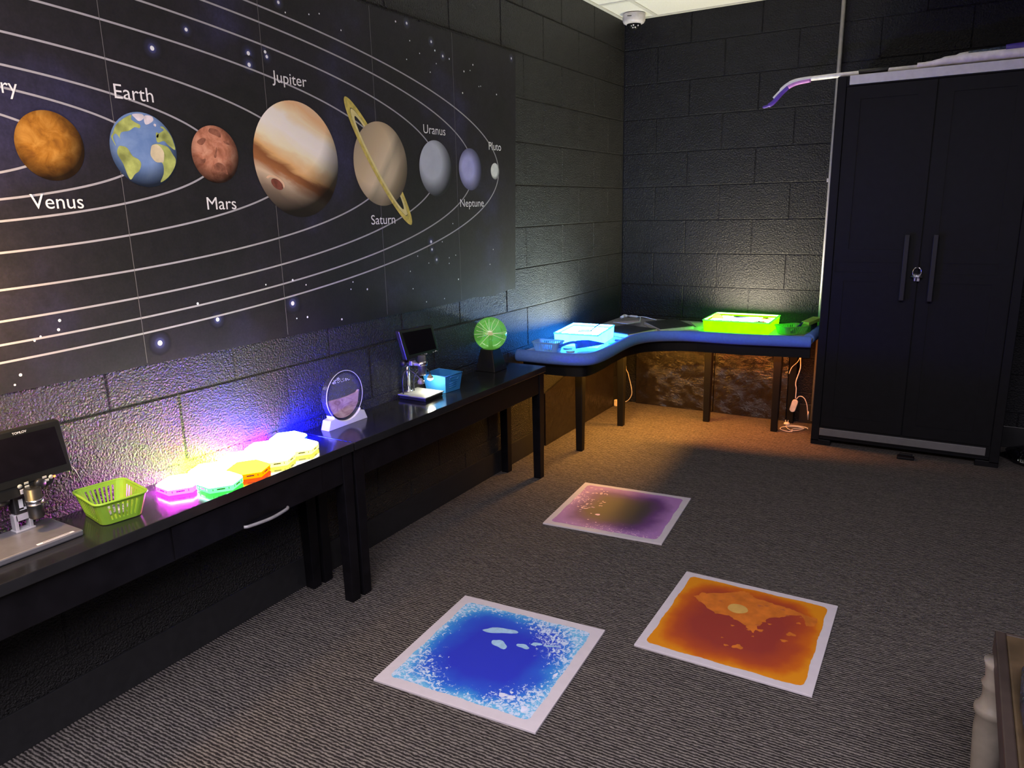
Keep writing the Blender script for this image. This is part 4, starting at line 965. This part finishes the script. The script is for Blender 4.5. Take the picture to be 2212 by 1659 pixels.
# ------------------------------------------------------------------ storage cabinet
CX0, CX1, CY, CZ = 1.293, 2.162, -.405, 1.889
t = thing('storage_cabinet', 'tall black two door storage cabinet with grey strips against the back wall', 'cabinet', ((CX0 + CX1) / 2, -.2, 0))
mb = MB(); mb.box(CX0, CX1, -.395, -.012, .030, CZ, 0, .004); mb.box(CX0, CX0 + .042, CY, -.38, .02, CZ, 0, .003); mb.box(CX1 - .042, CX1, CY, -.38, .02, CZ, 0, .003)
mb.box(CX0, CX1, CY + .004, -.38, CZ - .05, CZ, 0, .002); mb.box(CX0, CX1, CY + .006, -.38, .045, .105, 0, .002); mb.done('carcass', cab_black, t)
mb = MB(); mb.box(CX0 + .055, CX1 - .055, CY - .005, CY + .01, CZ - .042, CZ + .0005, 0, .002); mb.done('trim_strip', grey_strip, t, 'pale grey strip along the cabinet top')
mb = MB(); mb.box(CX0 + .042, CX1 - .060, CY - .005, CY + .01, .056, .096, 0, .002); mb.done('trim_strip', M('grey_resin_shaded', (.12, .117, .126), .5, .4, var=.06), t, 'grey strip along the cabinet bottom')  # same grey as the top strip, with its low shade put into the colour
for x in (CX0, CX1 - .10):
    mb = MB(); mb.frustum([(x, CY, 0), (x + .10, CY, 0), (x + .10, CY + .08, 0), (x, CY + .08, 0)], [(x, CY, .03), (x + .10, CY, .03), (x + .10, CY + .08, .03), (x, CY + .08, .03)], 0, .003); mb.done('foot', cab_black, t)
    mb = MB(); mb.box(x, x + .10, -.1, -.02, 0, .03, 0, .003); mb.done('foot', cab_black, t)
def door(x0, x1, hx):
    d = MB(); z0, z1 = .108, CZ - .052; f = CY - .004
    def ins(ix0, ix1, iz0, iz1): pass
    cells = [(x0 + .065, x1 - .075, 1.055, z1 - .06), (x0 + .010, x1 - .060, .940, .992), (x0 + .055, x1 - .075, z0 + .06, .895)]
    # front skin cut around the sunken panels
    xs = sorted({x0, x1} | {c[0] for c in cells} | {c[1] for c in cells}); zs = sorted({z0, z1} | {c[2] for c in cells} | {c[3] for c in cells})
    for i in range(len(xs) - 1):
        for j in range(len(zs) - 1):
            a, b, c, e = xs[i], xs[i + 1], zs[j], zs[j + 1]
            inn = any(q[0] <= a and b <= q[1] and q[2] <= c and e <= q[3] for q in cells)
            y = f + (.0035 if inn else 0)
            d.add([(a, y, c), (b, y, c), (b, y, e), (a, y, e)], [[0, 1, 2, 3]])
    for q in cells:
        a, b, c, e = q; P4 = [(a, c), (b, c), (b, e), (a, e)]
        for i in range(4):
            (u, v), (s, w_) = P4[i], P4[(i + 1) % 4]; d.add([(u, f, v), (s, f, w_), (s, f + .0035, w_), (u, f + .0035, v)], [[0, 1, 2, 3]])
    for (u, v), (s, w_) in (((x0, z0), (x1, z0)), ((x1, z0), (x1, z1)), ((x1, z1), (x0, z1)), ((x0, z1), (x0, z0))):
        d.add([(u, f, v), (s, f, w_), (s, f + .02, w_), (u, f + .02, v)], [[0, 1, 2, 3]])
    o = d.done('door', cab_black, t)
    mb = MB(); mb.box(hx - .0115, hx + .0115, f - .040, f - .026, .808, 1.130, 0, .003)
    for z in (.822, 1.112): mb.box(hx - .010, hx + .010, f - .030, f + .0, z - .012, z + .012, 0, .002)
    mb.done('handle', cab_handle, o)
XM = 1.7295
door(CX0 + .046, XM - .003, 1.668); door(XM + .003, CX1 - .046, 1.790)
t = thing('padlock', 'small silver combination padlock hanging between the cabinet doors', 'padlock', (1.724, -.43, .93))
mb = MB(); mb.tube(crom([(1.708, -.428, .935), (1.706, -.428, .952), (1.712, -.428, .966), (1.724, -.428, .972), (1.736, -.428, .966), (1.742, -.428, .952), (1.740, -.428, .935)], 5), .0028, 10); mb.done('shackle', chrome, t)
mb = MB(); mb.tube([(1.698, -.428, .930), (1.750, -.428, .927)], .0085, 16); mb.done('lock_body', chrome, t)
mb = MB()
for i in range(4): mb.tube([(1.713 + i * .0065, -.428, .9295 - i * .0004), (1.717 + i * .0065, -.428, .929 - i * .0004)], .0125, 14)
mb.box(1.714, 1.721, -.436, -.420, .906, .920, 0, .001); mb.box(1.726, 1.738, -.436, -.420, .905, .919, 0, .001)
mb.done('number_wheels', M('steel_wheels', (.5, .48, .52), .35, .5, .8), t)
mb = MB(); mb.box(1.7185, 1.7295, -.432, -.408, .966, .976, 0, .001); mb.done('hasp', cab_handle, t)
# mop on the cabinet
t = thing('spray_mop', 'white spray mop with purple grip lying on top of the black cabinet', 'mop', (1.7, -.3, CZ))
YM = -.37
mb = MB(); mb.tube(crom([(0.9831, YM, 1.822), (1.0146, YM, 1.853), (1.0490, YM, 1.880), (1.0933, YM, 1.895), (1.1582, YM, 1.8995), (1.1621, YM, 1.8995)], 6), [.006] * 6 + [.010] * 6 + [.0115] * 14, 14); mb.done('grip', white_plastic, t)
pur = M('purple_rubber', (.09, .035, .36), .45); pink = M('lilac_rubber', (.55, .22, .62), .45)
mb = MB(); mb.tube(crom([(0.9310, YM - .002, 1.781), (0.9556, YM - .002, 1.785), (0.9831, YM - .002, 1.800), (1.0195, YM - .002, 1.838), (1.0540, YM - .002, 1.869)], 6), [.003] * 2 + [.007] * 6 + [.011] * 10 + [.0105] * 7, 14)
mb.tube(crom([(1.0540, YM - .002, 1.869), (1.0933, YM - .002, 1.884), (1.1602, YM - .002, 1.892)], 6), .0105, 14, 1); mb.done('grip_underside', [pur, pink], t, 'purple and lilac grip underside')
mb = MB(); mb.tube([(1.1621, YM, 1.899), (1.2880, YM, 1.9015), (1.4572, YM, 1.9015), (1.6441, YM, 1.9015)], .0115, 16)
mb.done('pole', M('mop_pole_white', (.84, .82, .80), .4), t)
mb = MB(); mb.tube([(1.3785, YM, 1.9045), (1.3834, YM, 1.9045), (1.5093, YM, 1.9045), (1.5142, YM, 1.9045)], [.008, .0135, .0135, .008], 16); mb.done('pole_sleeve', black_plastic, t)
mb = MB(); mb.tube(crom([(1.6323, YM, 1.907), (1.6637, YM, 1.907), (1.7031, YM, 1.909), (1.7424, YM, 1.915), (1.8014, YM, 1.917), (1.9194, YM, 1.918), (2.0276, YM, 1.918), (2.0866, YM, 1.917), (2.1260, YM, 1.914), (2.1456, YM, 1.908)], 4), [.0150] * 5 + [.016] * 3 + [.018] * 4 + [.022] * 4 + [.0245] * 14 + [.023] * 4 + [.018] * 3, 18, 0, flat=.95); mb.done('mop_body', M('mop_body_white', (.86, .82, .83), .4), t)
mb = MB(); mb.tube([(1.7867, YM + .01, 1.930), (1.8014, YM + .01, 1.932), (1.8358, YM + .01, 1.932)], [.009, .014, .017], 14, 1); mb.tube([(1.8358, YM + .01, 1.932), (1.9784, YM + .01, 1.937)], .019, 14, 2); mb.tube([(1.9784, YM + .01, 1.937), (2.0866, YM + .01, 1.943), (2.1063, YM + .01, 1.939)], [.024, .024, .012], 14, 0)
mb.done('cleaner_bottle', [M('purple_bottle', (.06, .03, .28), .35), white_plastic, M('bottle_print', (.05, .07, .10), .4, var=.9, vs=90)], t)

# conduit and dome camera
mb = MB(); mb.tube([(1.2375, -.0145, .02), (1.2375, -.0145, CH - .001)], .0105, 16); mb.box(1.218, 1.251, -.012, -.002, 1.4, 1.42, 0, .002)
tag(mb.done('conduit', conduit_grey), 'grey conduit pipe running up the back wall beside the black cabinet', 'pipe')
t = thing('dome_camera', 'white dome security camera under the ceiling in the corner', 'camera', (.112, -.135, CH))
c = (.112, -.135)
mb = MB(); mb.lathe([(.0655, CH - .0045), (.0665, CH - .006), (.0660, CH - .040), (.060, CH - .052), (.045, CH - .060), (.040, CH - .058)], (*c, 0), 40); mb.box(c[0] + .0655, c[0] + .0672, c[1] - .045, c[1] - .02, CH - .028, CH - .024, 1, 0, 2, Matrix.Translation((*c, 0)) @ Matrix.Rotation(-1.1, 4, 'Z') @ Matrix.Translation((-c[0], -c[1], 0))); mb.done('housing', [M('camera_white', (.66, .62, .64), .4), dark_slot], t)
mb = MB(); mb.sphere((*c, CH - .056), .0425, 0, 28, 10, (1, 1, .95), -PI / 2, 0); mb.done('dome', M('smoked_dome', (.008, .008, .01), .05, .7), t)
mb = MB()
for a, b, z in ((.012, -.036, -.070), (.0, -.036, -.072), (.020, -.030, -.082), (.008, -.034, -.083), (.034, -.020, -.072)): mb.sphere((c[0] + a, c[1] + b, CH + z), .0045, 0, 10, 6)
mb.done('infrared_diodes', M('diode_white', (.75, .75, .8), .2, .6), t)

# ------------------------------------------------------------------ liquid floor tiles
def tile_mat(kind):
    m, nt, out = nt_of('liquid_' + kind); p = nt.nodes.new('ShaderNodeBsdfPrincipled')
    t = nt.nodes.new('ShaderNodeUVMap'); sp = N(nt, 'ShaderNodeSeparateXYZ'); nt.links.new(t.outputs[0], sp.inputs[0])
    ax, ay = math_(nt, 'ABSOLUTE', sp.outputs['X']), math_(nt, 'ABSOLUTE', sp.outputs['Y'])
    p4 = lambda v: math_(nt, 'POWER', v, 4.)
    d = math_(nt, 'POWER', math_(nt, 'ADD', p4(ax), p4(ay)), .25)                    # 0 centre, 1 at the edge
    n1 = N(nt, 'ShaderNodeTexNoise', Scale=2.2, Detail=5.); n2 = N(nt, 'ShaderNodeTexNoise', Scale=17., Detail=6., Roughness=.72, Distortion=.9); n3 = N(nt, 'ShaderNodeTexNoise', Scale=1.5, Detail=2.)
    n4 = N(nt, 'ShaderNodeTexVoronoi', Scale=26.)
    for n in (n1, n2, n3, n4): nt.links.new(t.outputs[0], n.inputs['Vector'])
    dd = math_(nt, 'ADD', d, math_(nt, 'MULTIPLY', math_(nt, 'SUBTRACT', n1.outputs['Fac'], .5), .35))
    if kind == 'blue':
        base = ramp(nt, [(.50, (.020, .032, .45)), (.76, (.020, .080, .52)), (.90, (.03, .20, .58)), (1.02, (.12, .38, .64))]); fl = (.46, .56, .74)
        mask = math_(nt, 'ADD', math_(nt, 'MULTIPLY', sp.outputs['X'], .5), math_(nt, 'MULTIPLY', sp.outputs['Y'], .55))   # upper right corner
        mask2 = math_(nt, 'MULTIPLY', math_(nt, 'ADD', sp.outputs['X'], sp.outputs['Y']), -.48)                         # lower left
        mask3 = math_(nt, 'SUBTRACT', math_(nt, 'MULTIPLY', sp.outputs['X'], .45), math_(nt, 'MULTIPLY', sp.outputs['Y'], .55))
        mk = math_(nt, 'MAXIMUM', math_(nt, 'MAXIMUM', mask, math_(nt, 'SUBTRACT', mask2, .06)), math_(nt, 'SUBTRACT', mask3, .09))
        mk = math_(nt, 'MAXIMUM', mk, math_(nt, 'SUBTRACT', dd, .42))
        mk = math_(nt, 'ADD', math_(nt, 'MINIMUM', math_(nt, 'MULTIPLY', mk, 1.3), .76), math_(nt, 'MULTIPLY', math_(nt, 'SUBTRACT', n2.outputs['Fac'], .5), 1.9))
        fr = ramp(nt, [(.74, (0, 0, 0)), (.80, (1, 1, 1))])
    elif kind == 'purple':
        base = ramp(nt, [(.30, (.060, .050, .040)), (.52, (.065, .045, .055)), (.72, (.12, .045, .17)), (.97, (.34, .17, .42))]); fl = (.75, .48, .62)
        mk = math_(nt, 'SUBTRACT', math_(nt, 'MULTIPLY', sp.outputs['X'], -.75), math_(nt, 'MULTIPLY', math_(nt, 'ABSOLUTE', math_(nt, 'SUBTRACT', sp.outputs['Y'], .25)), .5))
        mk2 = math_(nt, 'SUBTRACT', math_(nt, 'MULTIPLY', sp.outputs['Y'], -.62), math_(nt, 'MULTIPLY', math_(nt, 'ABSOLUTE', math_(nt, 'SUBTRACT', sp.outputs['X'], .25)), .12))
        mk = math_(nt, 'ADD', math_(nt, 'MAXIMUM', mk, mk2), math_(nt, 'MULTIPLY', math_(nt, 'SUBTRACT', n2.outputs['Fac'], .5), 2.))
        fr = ramp(nt, [(.66, (0, 0, 0)), (.72, (1, 1, 1))])
    else:
        base = ramp(nt, [(.55, (.235, .028, .020)), (.78, (.33, .048, .012)), (.91, (.46, .10, .004)), (1.03, (.56, .20, .004))]); fl = (.55, .16, .05)
        mk = math_(nt, 'SUBTRACT', n2.outputs['Fac'], math_(nt, 'ABSOLUTE', math_(nt, 'MULTIPLY', math_(nt, 'ADD', sp.outputs['Y'], .15), .35)))
        fr = ramp(nt, [(.70, (0, 0, 0)), (.74, (.8, .8, .8))])
    nt.links.new(dd, base.inputs['Fac']); nt.links.new(mk, fr.inputs['Fac'])
    c = mixc(nt, fr.outputs['Color'], base.outputs['Color'], fl)
    nt.links.new(c, p.inputs['Base Color']); p.inputs['Roughness'].default_value = .55; p.inputs['Specular IOR Level'].default_value = .3
    nt.links.new(p.outputs[0], out.inputs[0]); return m
white_border = M('tile_border', (.50, .465, .52), .55, .3, var=.03)
def blob(rx, ry, rot, n=22, wob=.12):
    ph = random.uniform(0, 6); out = []
    for i in range(n):
        a = 2 * PI * i / n; k = 1 + wob * math.sin(3 * a + ph) + wob * .6 * math.sin(5 * a + 2 * ph)
        u, v = rx * k * math.cos(a), ry * k * math.sin(a); out.append((u * math.cos(rot) - v * math.sin(rot), u * math.sin(rot) + v * math.cos(rot)))
    return out
def floor_tile(label, c, ang, w_, l_, inset, kind, extra):
    t = thing('liquid_floor_tile', label, 'floor tile', (*c, 0), 'square liquid floor tiles on the carpet')
    Rm = Matrix.Translation((*c, 0)) @ Matrix.Rotation(math.radians(ang), 4, 'Z')
    mb = MB(); mb.box(-w_ / 2, w_ / 2, -l_ / 2, l_ / 2, .001, .0085, 0, .0012, 2, Rm); mb.done('border', white_border, t)
    a, b = w_ / 2 - inset, l_ / 2 - inset; pts, uv = [], []
    rr = rrect(2 * a, 2 * b, .018, 5); dense = []
    for i in range(len(rr)):
        p0, p1 = rr[i], rr[(i + 1) % len(rr)]; k = max(1, int(math.dist(p0, p1) / .008))
        for j in range(k): dense.append((p0[0] + (p1[0] - p0[0]) * j / k, p0[1] + (p1[1] - p0[1]) * j / k))
    for i, (x, y) in enumerate(dense):
        f = 1 - .008 * random.random() - .007 * math.sin(i * .37); pts.append(tuple(Rm @ Vector((x * f, y * f, .0089)))); uv.append((x / a, y / b))
    mb = MB(); mb.poly(pts, 0, uv)
    # inner fan so the pattern coordinates interpolate evenly
    for f in list(mb.bm.faces):
        cv = bmesh.ops.poke(mb.bm, faces=[f])
        for v in cv['verts']:
            for l in v.link_loops: l[mb.uv].uv = (0, 0)
    mats = [tile_mat(kind)]
    for k, (shape, mat, lay) in enumerate(extra):
        mats.append(mat); mb.add([tuple(Rm @ Vector((x, y, .0091 + lay * .0002))) for x, y in shape], [list(range(len(shape)))], len(mats) - 1)
    mb.done('gel_panel', mats, t)
def at(sh, x, y): return [(u + x, v + y) for u, v in sh]
bl = M('gel_pale_blue', (.28, .46, .66), .55, .3, var=.15, vs=60); wl = M('gel_white', (.55, .58, .74), .55, .3); 
floor_tile('blue and white liquid floor tile lying nearest the low black table', (.823, -2.926), 3.8, .507, .512, .032, 'blue',
    [(at(blob(.056, .015, .33), -.042, .112), bl, 0), (at(blob(.030, .016, -.35), -.010, .047), bl, 0), (at(blob(.022, .010, -.1), .06, .067), bl, 0), (at(blob(.017, .008, .4), .092, .094), bl, 0), (at(blob(.024, .004, .35), .137, .103), bl, 0), (at(blob(.011, .009, 0), .110, -.162), wl, 0), (at(blob(.011, .007, .4), .136, -.160), wl, 0), (at(blob(.005, .004, 0), .128, -.142), wl, 0), (at(blob(.008, .014, .2), .188, -.19), wl, 0), (at(blob(.005, .010, -.2), .205, -.02), wl, 0)])
og = M('gel_amber', (.48, .13, .015), .55, .3, var=.2, vs=30); mo = M('gel_straw', (.50, .30, .08), .55, .3, var=.1); dk = M('gel_rust', (.38, .10, .03), .55, .3)
patch = [(-.176,.099),(-.159,.134),(-.14,.139),(-.069,.187),(-.04,.211),(-.019,.208),(.006,.183),(.064,.175),(.101,.171),(.131,.166),(.177,.147),(.209,.144),(.207,.093),(.183,.088),(.161,.139),(.121,.125),(.107,.101),(.072,.082),(.067,.049),(.056,.036),(.051,.01),(.05,-.034),(.027,-.01),(.005,.008),(-.028,.021),(-.046,.034),(-.084,.023),(-.124,.058),(-.15,.078)]
rg = []
for i in range(len(patch)):
    p0, p1 = patch[i], patch[(i + 1) % len(patch)]
    for j in range(4): q = j / 4; rg.append((p0[0] + (p1[0] - p0[0]) * q + random.uniform(-.004, .004), p0[1] + (p1[1] - p0[1]) * q + random.uniform(-.004, .004)))
ex = [(rg, og, 0), (at(blob(.032, .029, 0, 26, .02), -.029, .088), mo, 1)]
for x, y, r in ((.023, -.127, .016), (.149, .015, .014), (.137, -.03, .010), (.062, -.007, .010), (-.01, -.135, .007), (-.019, -.019, .006), (.081, .043, .006), (.159, .091, .007), (.03, -.02, .005), (.05, -.05, .004), (-.03, -.10, .004)): ex.append((at(blob(r, r * .7, .3, 16, .25), x, y), og, 0))
for x, y, r in ((.03, .14, .010), (.05, .15, .007), (.10, .15, .008), (-.06, .16, .006), (.16, .13, .006), (-.09, .11, .007), (.12, .12, .006), (.05, .02, .007)): ex.append((at(blob(r, r * .6, .3, 12, .3), x, y), dk, 1))
floor_tile('orange liquid floor tile with a pale round spot, at the right', (1.416, -2.421), .5, .505, .520, .026, 'orange', ex)
pk = M('gel_pink', (.80, .50, .55), .5, .3)
ex = [(at(blob(.011, .009, 0, 16, .1), -.07, -.086), pk, 0)]
for i in range(46):
    x, y = random.choice(((-.17, .17), (-.14, .15), (-.145, -.01), (-.16, -.05), (-.12, .04))); x += random.uniform(-.035, .045); y += random.uniform(-.035, .035)
    if x > -.215: ex.append((at(blob(random.uniform(.003, .009), random.uniform(.002, .004), random.uniform(.2, .9), 10, .2), x, y), pk, 0))
for x, y in ((-.10, -.085), (-.09, -.15), (-.05, -.165)): ex.append((at(blob(.004, .003, 0, 10), x, y), pk, 0))
floor_tile('purple liquid floor tile, farthest from the camera', (.734, -1.763), 4.8, .507, .508, .026, 'purple', ex)

# ------------------------------------------------------------------ small things at the right
mb = MB(); mb.prism([(1.722, -.475, .001), (1.800, -.470, .001), (1.800, -.425, .001), (1.722, -.425, .001)], (0, 0, .012), 0, .003); mb.box(1.730, 1.790, -.440, -.425, .012, .022, 0, .003)
tag(mb.done('floor_wedge', cab_black), 'small flat black wedge on the carpet under the cabinet doors', 'wedge')
m, nt, out = nt_of('clear_film'); tr = N(nt, 'ShaderNodeBsdfTransparent'); tr.inputs['Color'].default_value = (.55, .55, .6, 1); gs = N(nt, 'ShaderNodeBsdfGlossy', Roughness=.12); gs.inputs['Color'].default_value = (.6, .6, .65, 1)
tc = nt.nodes.new('ShaderNodeTexCoord'); nn = N(nt, 'ShaderNodeTexNoise', Scale=22., Detail=3.); nt.links.new(tc.outputs['Object'], nn.inputs['Vector']); bp = N(nt, 'ShaderNodeBump', Strength=.8, Distance=.03); nt.links.new(nn.outputs['Fac'], bp.inputs['Height']); nt.links.new(bp.outputs[0], gs.inputs['Normal'])
mx = N(nt, 'ShaderNodeMixShader'); mx.inputs[0].default_value = .22; nt.links.new(tr.outputs[0], mx.inputs[1]); nt.links.new(gs.outputs[0], mx.inputs[2]); nt.links.new(mx.outputs[0], out.inputs[0])
mb = MB(); nu, nv = 22, 10; vs, fs = [], []
for j in range(nv + 1):
    for i in range(nu):
        a = 2 * PI * i / nu; ph = PI / 2 * j / nv
        k = 1 + .10 * math.sin(3 * a + j) + .05 * math.sin(7 * a)
        vs.append((2.42 + .24 * k * math.cos(a) * math.cos(ph) ** .6, -.20 + .165 * k * math.sin(a) * math.cos(ph) ** .6, .002 + .075 * math.sin(ph) * (1 + .2 * math.sin(4 * a))))
for j in range(nv):
    for i in range(nu): fs.append([j * nu + i, j * nu + (i + 1) % nu, (j + 1) * nu + (i + 1) % nu, (j + 1) * nu + i])
fs.append(list(range(nu))[::-1]); mb.add(vs, fs, 0, True)
tag(mb.done('plastic_bag', m), 'crumpled clear plastic bag on the carpet to the right of the cabinet', 'bag')
t = thing('side_table', 'brown wooden table with turned cream leg at the lower right corner', 'table', (2.3, -3.2, 0))
wood = M('brown_wood', (.060, .040, .022), .35, .4, var=.35, vs=14); dwood = M('dark_wood_edge', (.030, .021, .018), .4, .4, var=.3, vs=14)
mb = MB(); mb.box(2.045, 2.60, -3.50, -2.938, .415, .450, 0, .004); mb.done('table_top', wood, t)
mb = MB(); mb.box(2.027, 2.045, -3.50, -2.930, .405, .4505, 0, .003); mb.box(2.60, 2.618, -3.50, -2.930, .405, .4505, 0, .003); mb.box(2.045, 2.60, -2.938, -2.930, .405, .4505, 0, .002); mb.done('edge_band', dwood, t)
cream = M('cream_paint', (.22, .195, .165), .45, .4, var=.1)
lp = [(.014, 0), (.017, .02), (.020, .10), (.027, .20), (.030, .26), (.0285, .29), (.0325, .298), (.034, .305), (.0325, .312), (.026, .318), (.022, .335), (.0235, .355), (.027, .365), (.021, .375), (.024, .40), (.027, .414)]
for x, y in ((2.038, -2.985), (2.57, -2.985), (2.57, -3.44), (2.055, -3.46)):
    mb = MB(); mb.lathe(lp, (x, y, 0), 28); mb.done('leg', cream, t)
mb = MB(); mb.prism([(2.062, -3.075, .451), (2.30, -3.05, .451), (2.30, -3.43, .451), (2.058, -3.43, .451), (2.052, -3.2, .451)], (0, 0, .03), 0, .012); tag(mb.done('dark_bag', M('navy_glossy_film', (.03, .032, .045), .22, .6, var=.5, vs=20, bump=(25, .8, .02))), 'glossy dark blue bag lying on the brown wooden table', 'bag')

# ------------------------------------------------------------------ lights beyond the picture: an added fill and a warm lamp
def area(name, loc, rot, sx, sy, power, col):
    l = bpy.data.lights.new(name, 'AREA'); l.shape = 'RECTANGLE'; l.size = sx; l.size_y = sy; l.energy = power; l.color = col
    o = bpy.data.objects.new(name, l); COL.objects.link(o); o.location = loc; o.rotation_euler = rot; return o
area('ambient_fill', (2.0, -5.0, CH - .02), (0, 0, 0), 2.4, 1.2, 180, (1.0, .92, 1.0))  # added ambient fill light behind the camera, not a fitting of the room
pl = bpy.data.lights.new('warm_wall_lamp', 'POINT'); pl.energy = 20.; pl.color = (1., .60, .20); pl.shadow_soft_size = .04
po = bpy.data.objects.new('warm_wall_lamp', pl); COL.objects.link(po); po.location = (.13, -3.95, 1.13)
